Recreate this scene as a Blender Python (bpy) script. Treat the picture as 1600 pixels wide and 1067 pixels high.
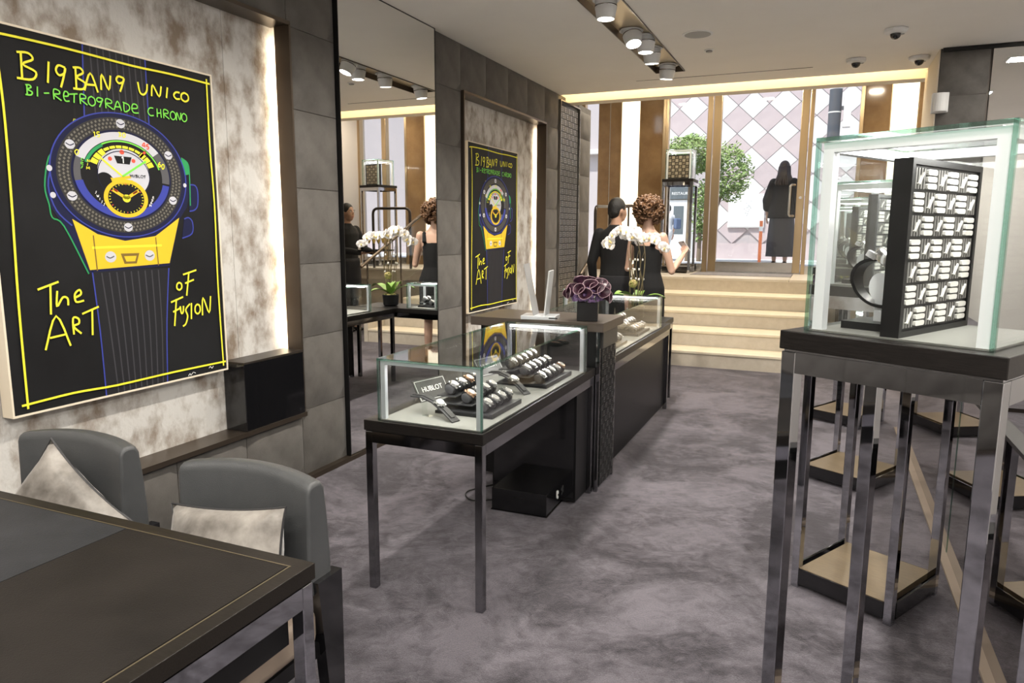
import bpy, bmesh, math, random
from mathutils import Vector, Matrix, noise
random.seed(7)
PI = math.pi
for o in list(bpy.data.objects): bpy.data.objects.remove(o, do_unlink=True)
scene = bpy.context.scene
C = scene.collection

# ------------------------------------------------------------------ camera
cam_d = bpy.data.cameras.new('camera'); cam = bpy.data.objects.new('camera', cam_d); C.objects.link(cam)
cam_d.sensor_width = 36.0; cam_d.lens = 25.19; cam_d.clip_start = 0.02; cam_d.clip_end = 200
YAW, PIT, ROL = math.radians(23.328), math.radians(8.827), math.radians(0.2333)
fwd = Vector((-math.sin(YAW)*math.cos(PIT), math.cos(YAW)*math.cos(PIT), -math.sin(PIT)))
rgt = Vector((math.cos(YAW), math.sin(YAW), 0)); upv = rgt.cross(fwd)
r2 = math.cos(ROL)*rgt + math.sin(ROL)*upv; u2 = -math.sin(ROL)*rgt + math.cos(ROL)*upv
cam.matrix_world = Matrix(((r2.x, u2.x, -fwd.x, 0), (r2.y, u2.y, -fwd.y, 0), (r2.z, u2.z, -fwd.z, 1.5), (0, 0, 0, 1)))
scene.camera = cam

# ------------------------------------------------------------------ world, sun, exposure
w = bpy.data.worlds.new('sky'); scene.world = w; w.use_nodes = True
nt = w.node_tree; bg = nt.nodes['Background']
sky = nt.nodes.new('ShaderNodeTexSky'); sky.sky_type = 'NISHITA'; sky.sun_disc = False
sky.sun_elevation = math.radians(48); sky.sun_rotation = math.radians(200)
nt.links.new(sky.outputs[0], bg.inputs[0]); bg.inputs[1].default_value = 0.30
sun_d = bpy.data.lights.new('sun', 'SUN'); sun_d.energy = 6.0; sun_d.angle = math.radians(0.6); sun_d.color = (1, .97, .92)
sun = bpy.data.objects.new('sun', sun_d); C.objects.link(sun)
sun.rotation_euler = Vector((0.22, 0.46, -0.86)).to_track_quat('-Z', 'Y').to_euler()
vs = scene.view_settings; vs.view_transform = 'Standard'; vs.look = 'None'; vs.gamma = 1.0; vs.exposure = 0.12
vs.use_curve_mapping = False
scene.cycles.transparent_max_bounces = 64; scene.cycles.max_bounces = 14; scene.cycles.glossy_bounces = 8   # many panes of glass stand one behind the other
LAMP = 1.0   # overall strength of the indoor lamps, added ones included

# ------------------------------------------------------------------ materials
MATS = {}
def srgb(h):
    h = h.lstrip('#'); v = [int(h[i:i+2], 16)/255 for i in (0, 2, 4)]
    return tuple((c/12.92 if c <= .04045 else ((c+.055)/1.055)**2.4) for c in v)
def mat(name, col=(.5, .5, .5), rough=.5, metal=0, col2=None, scale=8, detail=4, bump=0, bscale=60, emit=None, estr=0, coat=0, sheen=0, stretch=None, contrast=(.35, .65), spec=None, rvar=0):
    m = bpy.data.materials.new(name); m.use_nodes = True; n = m.node_tree.nodes; l = m.node_tree.links
    b = n['Principled BSDF']; b.inputs['Base Color'].default_value = (*col, 1); b.inputs['Roughness'].default_value = rough
    b.inputs['Metallic'].default_value = metal
    if coat: b.inputs['Coat Weight'].default_value = coat; b.inputs['Coat Roughness'].default_value = .05
    if sheen: b.inputs['Sheen Weight'].default_value = sheen; b.inputs['Sheen Roughness'].default_value = .4
    if spec is not None: b.inputs['Specular IOR Level'].default_value = spec
    tc = n.new('ShaderNodeTexCoord'); mp = n.new('ShaderNodeMapping'); l.new(tc.outputs['Object'], mp.inputs[0])
    if stretch: mp.inputs['Scale'].default_value = stretch
    if col2 is not None:
        t = n.new('ShaderNodeTexNoise'); t.inputs['Scale'].default_value = scale; t.inputs['Detail'].default_value = detail; t.inputs['Roughness'].default_value = .6
        l.new(mp.outputs[0], t.inputs['Vector'])
        r = n.new('ShaderNodeValToRGB'); r.color_ramp.elements[0].position = contrast[0]; r.color_ramp.elements[1].position = contrast[1]
        r.color_ramp.elements[0].color = (*col, 1); r.color_ramp.elements[1].color = (*col2, 1)
        l.new(t.outputs['Fac'], r.inputs[0]); l.new(r.outputs[0], b.inputs['Base Color'])
    if rvar:
        t3 = n.new('ShaderNodeTexNoise'); t3.inputs['Scale'].default_value = 5; l.new(mp.outputs[0], t3.inputs['Vector'])
        mr = n.new('ShaderNodeMapRange'); mr.inputs['To Min'].default_value = max(.02, rough-rvar); mr.inputs['To Max'].default_value = rough+rvar
        l.new(t3.outputs['Fac'], mr.inputs[0]); l.new(mr.outputs[0], b.inputs['Roughness'])
    if bump:
        t2 = n.new('ShaderNodeTexNoise'); t2.inputs['Scale'].default_value = bscale; t2.inputs['Detail'].default_value = 3
        l.new(mp.outputs[0], t2.inputs['Vector'])
        bp = n.new('ShaderNodeBump'); bp.inputs['Strength'].default_value = bump; bp.inputs['Distance'].default_value = .01
        l.new(t2.outputs['Fac'], bp.inputs['Height']); l.new(bp.outputs[0], b.inputs['Normal'])
    if emit:
        b.inputs['Emission Color'].default_value = (*emit, 1); b.inputs['Emission Strength'].default_value = estr
    MATS[name] = m; return m
def glass(name, tint=(.93, .97, .95), ior=1.5, rough=0.0, boost=1.0):
    m = bpy.data.materials.new(name); m.use_nodes = True; n = m.node_tree.nodes; l = m.node_tree.links
    n.remove(n['Principled BSDF']); out = n['Material Output']
    tr = n.new('ShaderNodeBsdfTransparent'); tr.inputs[0].default_value = (*tint, 1)
    gl = n.new('ShaderNodeBsdfGlossy'); gl.inputs['Roughness'].default_value = rough
    lw = n.new('ShaderNodeLayerWeight'); lw.inputs[0].default_value = .5
    pw = n.new('ShaderNodeMath'); pw.operation = 'POWER'; pw.inputs[1].default_value = 5; l.new(lw.outputs['Facing'], pw.inputs[0])
    ml = n.new('ShaderNodeMath'); ml.operation = 'MULTIPLY_ADD'; ml.use_clamp = True; ml.inputs[1].default_value = .9; ml.inputs[2].default_value = .03*boost; l.new(pw.outputs[0], ml.inputs[0])
    mx = n.new('ShaderNodeMixShader'); l.new(ml.outputs[0], mx.inputs[0]); l.new(tr.outputs[0], mx.inputs[1]); l.new(gl.outputs[0], mx.inputs[2])
    l.new(mx.outputs[0], out.inputs[0]); MATS[name] = m; return m
def emis(name, col, s):
    m = bpy.data.materials.new(name); m.use_nodes = True; n = m.node_tree.nodes; l = m.node_tree.links
    n.remove(n['Principled BSDF']); e = n.new('ShaderNodeEmission'); e.inputs[0].default_value = (*col, 1); e.inputs[1].default_value = s
    l.new(e.outputs[0], n['Material Output'].inputs[0]); MATS[name] = m; return m

mat('suede', (.070, .064, .058), .72, col2=(.104, .096, .088), scale=7, detail=6, bump=.12, bscale=180, sheen=.15)
mat('bronze_trim', (.105, .083, .064), .34, .8, rvar=.06)
mat('dark_bronze', (.055, .045, .038), .35, .6)
mat('gold_bronze', (.56, .43, .27), .30, 1.0, col2=(.47, .36, .22), scale=3, stretch=(1, 1, .1))
mat('recess_metal', (.72, .62, .46), .34, .9)
mat('black_metal', (.012, .012, .012), .3, .4)
mat('chrome', (.52, .53, .56), .03, 1.0, rvar=.02)
mat('dark_chrome', (.30, .30, .31), .10, 1.0, rvar=.03)
mat('steel', (.55, .53, .50), .22, 1.0, stretch=(1, 1, .05), rvar=.06)
mat('silver_profile', (.70, .73, .77), .28, .6)
mat('white_profile', (.80, .82, .85), .35, .2)
mat('mirror', (.86, .86, .85), .0, 1.0)
mat('grey_mirror', (.42, .40, .39), .01, 1.0)
mat('plaster_ceiling', (.82, .79, .75), .85, col2=(.85, .82, .78), scale=1.5, bump=.03, bscale=200)
mat('plaster_wall', (.50, .47, .45), .8, bump=.03, bscale=150)
mat('cream', (.74, .66, .53), .6)
mat('niche_velvet', (.21, .165, .125), .75, col2=(.56, .55, .53), scale=8.5, detail=15, contrast=(.34, .58), bump=.3, bscale=70, stretch=(1, 1, .7), sheen=.1)
mat('limestone', (.56, .50, .41), .6, col2=(.62, .56, .47), scale=14, detail=8, bump=.04, bscale=120)
mat('limestone_nosing', (.78, .70, .55), .45, col2=(.72, .64, .50), scale=9)
mat('landing_stone', (.66, .61, .53), .35, col2=(.60, .55, .47), scale=3, detail=8)
mat('door_mat', (.22, .21, .22), .95, col2=(.30, .29, .30), scale=40, bump=.5, bscale=300)
mat('wood_dark', (.007, .006, .0055), .34, col2=(.014, .012, .011), scale=30, detail=8, stretch=(1, 16, 16), bump=.08, bscale=60, spec=.3)
mat('wood_shelf', (.115, .085, .050), .36, col2=(.16, .12, .072), scale=24, detail=8, stretch=(1, 16, 16), spec=.5)
mat('wood_slab', (.055, .043, .035), .28, col2=(.085, .068, .055), scale=22, detail=8, stretch=(12, 1, 12))
mat('desk_wood', (.010, .0085, .0075), .35, col2=(.019, .016, .014), scale=26, detail=8, stretch=(1, 14, 14), spec=.15)
mat('desk_leather', (.011, .0095, .0085), .55, col2=(.017, .0145, .013), scale=5, detail=6, bump=.15, bscale=320, spec=.12)
mat('desk_pad', (.018, .019, .022), .5, col2=(.030, .031, .035), scale=6, detail=6, bump=.12, bscale=300, spec=.2)
mat('gold_line', (.22, .18, .12), .4, .7)
mat('leather', (.055, .058, .061), .34, col2=(.068, .071, .074), scale=6, bump=.18, bscale=420, spec=.5)
mat('taupe_leather', (.24, .19, .15), .45)
mat('piping', (.03, .03, .032), .5)
mat('velvet_silver', (.10, .088, .076), .45, col2=(.36, .335, .305), scale=7, detail=6, contrast=(.34, .66), sheen=.35, bump=.8, bscale=11)
mat('black_gloss', (.006, .006, .007), .10, coat=.5)
mat('black_satin', (.005, .005, .0055), .38, spec=.35)
mat('black_velvet', (.018, .018, .02), .9, sheen=.3)
mat('charcoal_leather', (.022, .022, .024), .5, bump=.1, bscale=300)
mat('case_floor', (.20, .20, .185), .5)
mat('white_print', (.82, .82, .80), .6)
mat('lattice_black', (.006, .006, .0065), .4, spec=.3)
mat('lattice_silver', (.30, .295, .285), .3, .7)
mat('lattice_white', (.68, .67, .64), .4)
mat('marble_brown', (.16, .095, .045), .10, col2=(.25, .16, .08), scale=2.4, detail=10, coat=.3)
mat('skin_light', (.62, .40, .30), .5); mat('skin_tan', (.42, .25, .17), .5)
mat('hair_black', (.007, .006, .0055), .55, bump=.6, bscale=120); mat('hair_dark', (.040, .026, .020), .5, col2=(.02, .013, .011), scale=30); mat('hair_brown', (.085, .040, .018), .5, col2=(.16, .08, .035), scale=14)
mat('cloth_black', (.006, .006, .007), .9); mat('cloth_charcoal', (.014, .014, .017), .9)
mat('cloth_white', (.75, .76, .78), .8); mat('cloth_blue', (.10, .14, .24), .8); mat('cloth_pink', (.65, .42, .42), .8)
mat('petal_white', (.86, .83, .82), .55); mat('petal_center', (.75, .60, .25), .6)
mat('leaf', (.13, .26, .035), .4, col2=(.20, .36, .06), scale=8); mat('stem', (.18, .15, .07), .6, col2=(.10, .07, .04), scale=20)
mat('lily', (.030, .010, .020), .35, col2=(.065, .022, .040), scale=30); mat('lily_rim', (.42, .28, .32), .4)
mat('purple_bloom', (.10, .055, .14), .7, col2=(.20, .12, .26), scale=40)
mat('moss', (.42, .30, .14), .9, col2=(.30, .34, .10), scale=60)
mat('lamp_white', (.76, .77, .78), .35); mat('plastic_white', (.74, .74, .74), .4); mat('plastic_grey', (.30, .30, .30), .5)
mat('sign_plate', (.05, .048, .045), .35)
mat('street', (.42, .42, .42), .9); mat('sidewalk', (.62, .61, .60), .9)
mat('tile_pink', (.43, .36, .36), .7, col2=(.47, .395, .395), scale=4); mat('tile_white', (.60, .575, .56), .7); mat('grout', (.40, .36, .36), .8)
mat('foliage', (.10, .19, .04), .6, col2=(.34, .44, .16), scale=30); mat('bark', (.16, .12, .08), .9)
mat('shop_grey', (.46, .47, .47), .7); mat('slate', (.10, .12, .13), .6); mat('orange', (.8, .22, .08), .5); mat('pole_grey', (.09, .10, .12), .5)
mat('wine', (.75, .55, .15), .1)
mat('phone_white', (.8, .8, .82), .2)
glass('case_glass', (.982, .994, .989), 1.5)
glass('window_glass', (.97, .98, .98), 1.45)
glass('smoke_glass', (.80, .83, .83), 1.5)
glass('glass_edge', (.66, .86, .79), 1.5, .12, 6)
glass('flute_glass', (.97, .97, .97), 1.3)
emis('led_warm', (1, .78, .44), 34 * LAMP)
emis('led_niche', (1, .82, .58), 55 * LAMP)
emis('led_white', (1, .97, .92), 16 * LAMP)
emis('light_box', (1, .87, .66), 2.3)
emis('lamp_lens', (1, .93, .80), 30 * LAMP)
emis('down_lens', (1, .92, .80), 14 * LAMP)

def carpet():
    m = bpy.data.materials.new('carpet'); m.use_nodes = True; n = m.node_tree.nodes; l = m.node_tree.links
    b = n['Principled BSDF']; b.inputs['Roughness'].default_value = .95; b.inputs['Sheen Weight'].default_value = .45; b.inputs['Sheen Roughness'].default_value = .35
    b.inputs['Sheen Tint'].default_value = (.85, .80, .88, 1)
    tc = n.new('ShaderNodeTexCoord')
    def nz(s, d, r=.6, dist=0):
        t = n.new('ShaderNodeTexNoise'); t.inputs['Scale'].default_value = s; t.inputs['Detail'].default_value = d; t.inputs['Roughness'].default_value = r
        t.inputs['Distortion'].default_value = dist; l.new(tc.outputs['Object'], t.inputs['Vector']); return t
    a = nz(1.5, 10, .68, .7); c = nz(13, 6, .7, .8); d = nz(190, 3, .7)
    r = n.new('ShaderNodeValToRGB'); e = r.color_ramp.elements; e[0].position = .43; e[0].color = (.030, .026, .033, 1); e[1].position = .57; e[1].color = (.138, .126, .148, 1)
    mixf = n.new('ShaderNodeMix'); mixf.data_type = 'FLOAT'; mixf.inputs[0].default_value = .30
    l.new(a.outputs['Fac'], mixf.inputs[2]); l.new(c.outputs['Fac'], mixf.inputs[3]); l.new(mixf.outputs[0], r.inputs[0])
    mx = n.new('ShaderNodeMix'); mx.data_type = 'RGBA'; mx.blend_type = 'MULTIPLY'; mx.inputs[0].default_value = .8
    r2_ = n.new('ShaderNodeValToRGB'); r2_.color_ramp.elements[0].position = .3; r2_.color_ramp.elements[0].color = (.45, .45, .45, 1); r2_.color_ramp.elements[1].position = .6
    l.new(d.outputs['Fac'], r2_.inputs[0]); l.new(r.outputs[0], mx.inputs[6]); l.new(r2_.outputs[0], mx.inputs[7]); l.new(mx.outputs[2], b.inputs['Base Color'])
    bp = n.new('ShaderNodeBump'); bp.inputs['Strength'].default_value = .5; bp.inputs['Distance'].default_value = .006; l.new(d.outputs['Fac'], bp.inputs['Height'])
    bp2 = n.new('ShaderNodeBump'); bp2.inputs['Strength'].default_value = .35; bp2.inputs['Distance'].default_value = .03; l.new(mixf.outputs[0], bp2.inputs['Height'])
    l.new(bp.outputs[0], bp2.inputs['Normal']); l.new(bp2.outputs[0], b.inputs['Normal']); MATS['carpet'] = m
carpet()

# ------------------------------------------------------------------ mesh helpers
class MB:
    def __init__(s): s.v = []; s.f = []; s.mi = []; s.cur = 0
    def add(s, vs, fs):
        k = len(s.v); s.v += [tuple(v) for v in vs]; s.f += [tuple(i+k for i in f) for f in fs]; s.mi += [s.cur]*len(fs); return s
    def box(s, x0, x1, y0, y1, z0, z1, M=None):
        vs = [Vector((x, y, z)) for z in (z0, z1) for y in (y0, y1) for x in (x0, x1)]
        if M is not None: vs = [M @ v for v in vs]
        return s.add(vs, [(0, 2, 3, 1), (4, 5, 7, 6), (0, 1, 5, 4), (2, 6, 7, 3), (0, 4, 6, 2), (1, 3, 7, 5)])
    def cbox(s, c, d, M=None):
        if M is None: M = Matrix.Identity(4)
        return s.box(-d[0]/2, d[0]/2, -d[1]/2, d[1]/2, -d[2]/2, d[2]/2, Matrix.Translation(c) @ M)
    def tube(s, pts, r, n=8, cap=True, ell=None):
        pts = [Vector(p) for p in pts]; rr = r if isinstance(r, (list, tuple)) else [r]*len(pts)
        rings = []; prev = None
        for i, p in enumerate(pts):
            a = pts[max(i-1, 0)]; b = pts[min(i+1, len(pts)-1)]; t = (b-a)
            t = t.normalized() if t.length > 1e-9 else Vector((0, 0, 1))
            if prev is None:
                ref = Vector((0, 0, 1)) if abs(t.z) < .9 else Vector((1, 0, 0)); u = t.cross(ref).normalized()
            else:
                u = (prev - t*prev.dot(t)); u = u.normalized() if u.length > 1e-6 else t.orthogonal().normalized()
            prev = u; v = t.cross(u)
            rings.append([p + (u*math.cos(2*PI*k/n) + v*math.sin(2*PI*k/n))*rr[i] for k in range(n)])
        vs = [q for R in rings for q in R]; fs = []
        for i in range(len(pts)-1):
            for k in range(n): fs.append((i*n+k, i*n+(k+1) % n, (i+1)*n+(k+1) % n, (i+1)*n+k))
        if cap: fs.append(tuple(range(n-1, -1, -1))); fs.append(tuple((len(pts)-1)*n+k for k in range(n)))
        return s.add(vs, fs)
    def lathe(s, prof, n=24, M=None, cap0=True, cap1=True):
        vs = []; fs = []
        for r, z in prof:
            for k in range(n): vs.append(Vector((r*math.cos(2*PI*k/n), r*math.sin(2*PI*k/n), z)))
        for i in range(len(prof)-1):
            for k in range(n): fs.append((i*n+k, i*n+(k+1) % n, (i+1)*n+(k+1) % n, (i+1)*n+k))
        if cap0: fs.append(tuple(range(n-1, -1, -1)))
        if cap1: fs.append(tuple((len(prof)-1)*n+k for k in range(n)))
        if M is not None: vs = [M @ v for v in vs]
        return s.add(vs, fs)
    def ell(s, c, r, n=16, m=10, M=None):
        vs = []; fs = []
        for i in range(m+1):
            th = PI*i/m
            for k in range(n): vs.append(Vector((r[0]*math.sin(th)*math.cos(2*PI*k/n), r[1]*math.sin(th)*math.sin(2*PI*k/n), -r[2]*math.cos(th))))
        for i in range(m):
            for k in range(n): fs.append((i*n+k, i*n+(k+1) % n, (i+1)*n+(k+1) % n, (i+1)*n+k))
        T = Matrix.Translation(c)
        vs = [T @ (M @ v if M is not None else v) for v in vs]
        return s.add(vs, fs)
    def rings(s, rs, n=20):     # rs: (x, y, z, rx, ry) horizontal ellipses lofted upward
        vs = []; fs = []
        for x, y, z, rx, ry in rs:
            for k in range(n): vs.append(Vector((x+rx*math.cos(2*PI*k/n), y+ry*math.sin(2*PI*k/n), z)))
        for i in range(len(rs)-1):
            for k in range(n): fs.append((i*n+k, i*n+(k+1) % n, (i+1)*n+(k+1) % n, (i+1)*n+k))
        fs.append(tuple(range(n-1, -1, -1))); fs.append(tuple((len(rs)-1)*n+k for k in range(n)))
        return s.add(vs, fs)
    def prism(s, poly, h0, h1, ax='z'):     # polygon (counter-clockwise) extruded along an axis
        n = len(poly)
        def P(a, b, h): return (a, b, h) if ax == 'z' else ((h, a, b) if ax == 'x' else (b, h, a))
        vs = [P(a, b, h0) for a, b in poly] + [P(a, b, h1) for a, b in poly]
        fs = [tuple(range(n-1, -1, -1)), tuple(range(n, 2*n))] + [(i, (i+1) % n, n+(i+1) % n, n+i) for i in range(n)]
        return s.add(vs, fs)
    def mesh(s, name, mats, smooth=False, sharp=35, fix=True):
        me = bpy.data.meshes.new(name); me.from_pydata(s.v, [], s.f); me.update()
        if isinstance(mats, str): mats = [mats]
        for m in mats: me.materials.append(MATS[m])
        if len(mats) > 1: me.polygons.foreach_set('material_index', s.mi)
        if fix:
            bm = bmesh.new(); bm.from_mesh(me); bmesh.ops.recalc_face_normals(bm, faces=bm.faces); bm.to_mesh(me); bm.free()
        if smooth:
            me.polygons.foreach_set('use_smooth', [True]*len(me.polygons))
            if sharp: me.set_sharp_from_angle(angle=math.radians(sharp))
        return me
    def build(s, name, mats, parent=None, smooth=False, sharp=35, bevel=0, seg=2, loc=None, fix=True):
        me = s.mesh(name, mats, smooth, sharp, fix)
        o = bpy.data.objects.new(name, me); C.objects.link(o)
        if parent is not None: o.parent = parent
        if loc is not None: o.location = loc
        if bevel:
            b = o.modifiers.new('bevel', 'BEVEL'); b.width = bevel; b.segments = seg; b.limit_method = 'ANGLE'; b.angle_limit = math.radians(40)
        return o
def obj(name, me, parent=None, loc=(0, 0, 0), rot=None):
    o = bpy.data.objects.new(name, me); C.objects.link(o); o.location = loc
    if parent is not None: o.parent = parent
    if rot is not None: o.rotation_euler = rot
    return o
def tag(o, label=None, cat=None, group=None, kind=None):
    if label: o['label'] = label
    if cat: o['category'] = cat
    if group: o['group'] = group
    if kind: o['kind'] = kind
    return o
def thing(name, label, cat, loc=(0, 0, 0), rz=0, group=None, kind=None):
    o = bpy.data.objects.new(name, None); C.objects.link(o); o.location = loc; o.rotation_euler = (0, 0, rz); o.empty_display_size = .1
    return tag(o, label, cat, group, kind)
def dup(root, loc, rz=0, label=None, group=None):
    r = root.copy(); C.objects.link(r); r.location = loc; r.rotation_euler = (0, 0, rz)
    if label: r['label'] = label
    if group: r['group'] = group
    for ch in list(root.children):
        c = ch.copy(); C.objects.link(c); c.parent = r
        for g in ch.children:
            d = g.copy(); C.objects.link(d); d.parent = c
    return r
def B(name, m, parent, x0, x1, y0, y1, z0, z1, bevel=0, seg=2):
    return MB().box(x0, x1, y0, y1, z0, z1).build(name, m, parent, bevel=bevel, seg=seg)
def text_mesh(name, s, size, m, depth=.001, align='CENTER', space=1.0, shear=0):
    cu = bpy.data.curves.new(name, 'FONT'); cu.body = s; cu.size = size; cu.extrude = depth; cu.align_x = align; cu.align_y = 'CENTER'; cu.space_character = space; cu.shear = shear; cu.resolution_u = 3
    o = bpy.data.objects.new(name, cu); C.objects.link(o); bpy.context.view_layer.update()
    me = bpy.data.meshes.new_from_object(o.evaluated_get(bpy.context.evaluated_depsgraph_get()))
    bpy.data.objects.remove(o, do_unlink=True); me.materials.clear(); me.materials.append(MATS[m]); return me
def lamp(name, typ, loc, energy, parent=None, color=(1, .94, .85), size=.1, aim=(0, 0, -1), spot=None, size_y=None, blend=.5):
    d = bpy.data.lights.new(name, typ); d.energy = energy*LAMP; d.color = color
    if typ == 'AREA':
        d.shape = 'RECTANGLE' if size_y else 'SQUARE'; d.size = size
        if size_y: d.size_y = size_y
    elif typ == 'SPOT': d.spot_size = spot; d.spot_blend = blend; d.shadow_soft_size = size
    else: d.shadow_soft_size = size
    o = bpy.data.objects.new(name, d); C.objects.link(o); o.location = loc; o.rotation_euler = Vector(aim).to_track_quat('-Z', 'Y').to_euler()
    if parent is not None: o.parent = parent
    return o
# ================================================================== THE SETTING
CEIL = 2.985; WX = -2.77; RX = 2.45; LAND = .88; TOPZ = 3.70; FY = 11.35
tag(B('floor', 'carpet', None, -3.05, RX, -2.0, 10.2, -.06, 0), kind='structure')
# ceiling with the long recess for the spotlights
cb = MB(); cb.box(-3.05, -1.575, -2.0, 7.83, CEIL, 3.28); cb.box(-1.30, RX, -2.0, 7.83, CEIL, 3.28); cb.box(-1.575, -1.30, 7.075, 7.83, CEIL, 3.28)
cb.box(-1.575, -1.30, -2.0, -.9, CEIL, 3.28); cb.box(-1.575, -1.30, -.9, 7.075, 3.20, 3.28); cb.box(-3.05, RX, 7.7, 8.2, 3.28, 3.40)
cb.box(-3.70, RX, 8.2, FY+.2, TOPZ, TOPZ+.15)
ceil = tag(cb.build('ceiling', 'plaster_ceiling'), kind='structure')
B('ceiling_slot', 'black_metal', ceil, -1.84, -.20, 7.385, 7.40, CEIL-.002, CEIL+.01)
tag(B('trim_1', 'cream', None, -3.05, 1.0, 8.0, 8.2, 2.93, TOPZ), kind='structure')                 # beam beyond the lit cove
tag(B('trim_2', 'cream', None, 1.0, RX, 8.0, 8.2, 2.93, TOPZ), kind='structure')

# ---- left wall: core, niche pockets and padded tiles
wl = MB(); wl.box(-3.05, -2.915, -2.0, 8.96, 0, 3.3)
for y0, y1, z0, z1 in ((-2, .45, 0, 2.985), (.45, 3.40, 0, .40), (.45, 3.40, 2.63, 2.985), (3.40, 5.33, 0, 2.985), (5.33, 7.40, 0, .40), (5.33, 7.40, 2.63, 2.985), (7.40, 8.96, 0, 2.985)):  # solid wall around the niches
    wl.box(-2.915, -2.80, y0, y1, z0, z1)
for y0, y1 in ((.45, .46), (3.32, 3.41), (5.32, 5.412), (7.32, 7.41), (.05, .448)): wl.box(-2.83, -2.799, y0, y1, .03, 2.985)
wall_left = tag(wl.build('wall_left', 'dark_bronze'), kind='structure')
def tile_mesh(w, h, key, cache={}):
    k = (round(w, 3), round(h, 3))
    if k in cache: return cache[k]
    n = 6; vs = []; fs = []
    for j in range(n+1):
        for i in range(n+1):
            a, b = i/n, j/n
            e = min(a, 1-a)*w; e2 = min(b, 1-b)*h
            d = .030*min(1, (e/.05))**.5*min(1, (e2/.05))**.5 if min(e, e2) > 1e-6 else 0
            vs.append((.002 + d*.9 if d else 0.004, (a-.5)*(w-.004), (b-.5)*(h-.004)))
    for j in range(n):
        for i in range(n): fs.append((j*(n+1)+i, j*(n+1)+i+1, (j+1)*(n+1)+i+1, (j+1)*(n+1)+i))
    m = MB().add(vs, fs); o = len(m.v); m.box(0, .005, -w/2+.002, w/2-.002, -h/2+.002, h/2-.002)
    cache[k] = m.mesh('padded_tile', 'suede', smooth=True, sharp=60); return cache[k]
def tile(y0, y1, z0, z1, x=-2.80, parent=None):
    return obj('tile', tile_mesh(y1-y0, z1-z0, 0), parent or wall_left, (x, (y0+y1)/2, (z0+z1)/2))
ZR = [.03, .43, .865, 1.30, 1.735, 2.17, 2.61, 2.985]
for y0, y1 in ((3.325, 3.745), (4.945, 5.405), (7.325, 7.755)):
    for a, b in zip(ZR, ZR[1:]): tile(y0, y1, a, b)
for k, y in enumerate([3.325-.4575*i for i in range(7)]): tile(y-.4575, y, .03, .405); tile(y-.4575, y, 2.63, 2.985)
for k in range(4): tile(5.405+.48*k, 5.405+.48*(k+1), 2.61, 2.985); tile(5.405+.48*k, 5.405+.48*(k+1), .03, .405)
for a, b in zip(ZR[1:], ZR[2:]+[3.3]): tile(8.47, 8.955, a, b if b < 2.98 else 2.925)
for y in (-.4, -.85, -1.3, -1.75):
    for a, b in zip(ZR, ZR[1:]): tile(y, y+.45, a, b)
for y in (.055,):
    for a, b in zip(ZR, ZR[1:]): tile(y, y+.06, a, b)
tag(B('baseboard_left', 'bronze_trim', None, -2.80, -2.755, -2, 8.03, 0, .03), kind='structure')
# niches: lining, sill, textile back panels with a joint, light strips in the side pockets
def niche(n, y0, y1, seams):
    t = tag(thing('wall_niche', None, None, (0, 0, 0)), kind='structure')
    t.name = 'trim_%d' % n
    ys = [y0-.07] + seams + [y1+.08]
    for a, b in zip(ys, ys[1:]): MB().box(-2.915, -2.905, a+.0015, b-.0015, .42, 2.63).build('back_panel', 'niche_velvet', t)
    B('side_lining', 'bronze_trim', t, -2.868, -2.766, y1-.002, y1+.012, .42, 2.612)
    B('side_lining', 'bronze_trim', t, -2.868, -2.766, y0-.012, y0+.002, .42, 2.612)
    B('head_lining', 'bronze_trim', t, -2.905, -2.766, y0-.01, y1+.012, 2.605, 2.625)
    B('sill', 'bronze_trim', t, -2.905, -2.755, y0-.01, y1+.012, .405, .43)
    for yy in (y1+.05, y0-.05): B('light_strip', 'led_niche', t, -2.86, -2.845, yy-.008, yy+.008, .5, 2.55)
    return t
niche(3, .46, 3.312, [1.35, 2.96]); niche(4, 5.42, 7.312, [6.30])

# ---- right side: low mirror-clad partition, pier with mirror, far walls
tag(B('wall_right', 'plaster_wall', None, RX, RX+.12, -2.0, FY+.2, -.1, TOPZ+.1), kind='structure')
tag(B('wall_back', 'plaster_wall', None, -3.05, RX, -2.12, -2.0, -.1, 3.28), kind='structure')
pier = tag(B('wall_pier', 'dark_bronze', None, .78, RX, 7.075, 7.99, 0, 2.985), kind='structure')
for a, b in ((.03, .43), (.43, .865), (.865, 1.3), (1.3, 1.735), (1.735, 2.17), (2.17, 2.61), (2.61, 2.975)):
    o = obj('tile', tile_mesh(.35, b-a, 0), pier, (.957, 7.072, (a+b)/2), (0, 0, -PI/2))
B('side_panel', 'cream', pier, .770, .7795, 7.08, 7.99, 0, 2.985)
pm = thing('pier_mirror', 'tall frameless mirror beside the dark padded pier at far right', 'mirror', (0, 0, 0))
B('mirror_pane', 'mirror', pm, 1.145, 2.44, 7.045, 7.065, .04, 2.95); B('top_frame', 'black_metal', pm, .79, 2.44, 7.035, 7.075, 2.955, 2.984)
part = thing('mirror_partition', 'low mirror-clad partition behind the row of display towers', 'partition', (0, 0, 0))
B('core', 'dark_bronze', part, .628, .665, .6, 6.1, .012, .80)
B('mirror_pane', 'grey_mirror', part, .620, .627, .6, 3.725, .012, .80); B('mirror_pane', 'grey_mirror', part, .620, .627, 3.732, 6.1, .012, .80)
B('glass_edge', 'glass_edge', part, .617, .627, 3.7255, 3.7315, .012, .80)
B('floor_track', 'taupe_leather', part, .585, .665, .6, 6.1, 0, .012); B('top_rail', 'black_satin', part, .612, .67, .6, 6.1, .80, .815)

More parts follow.
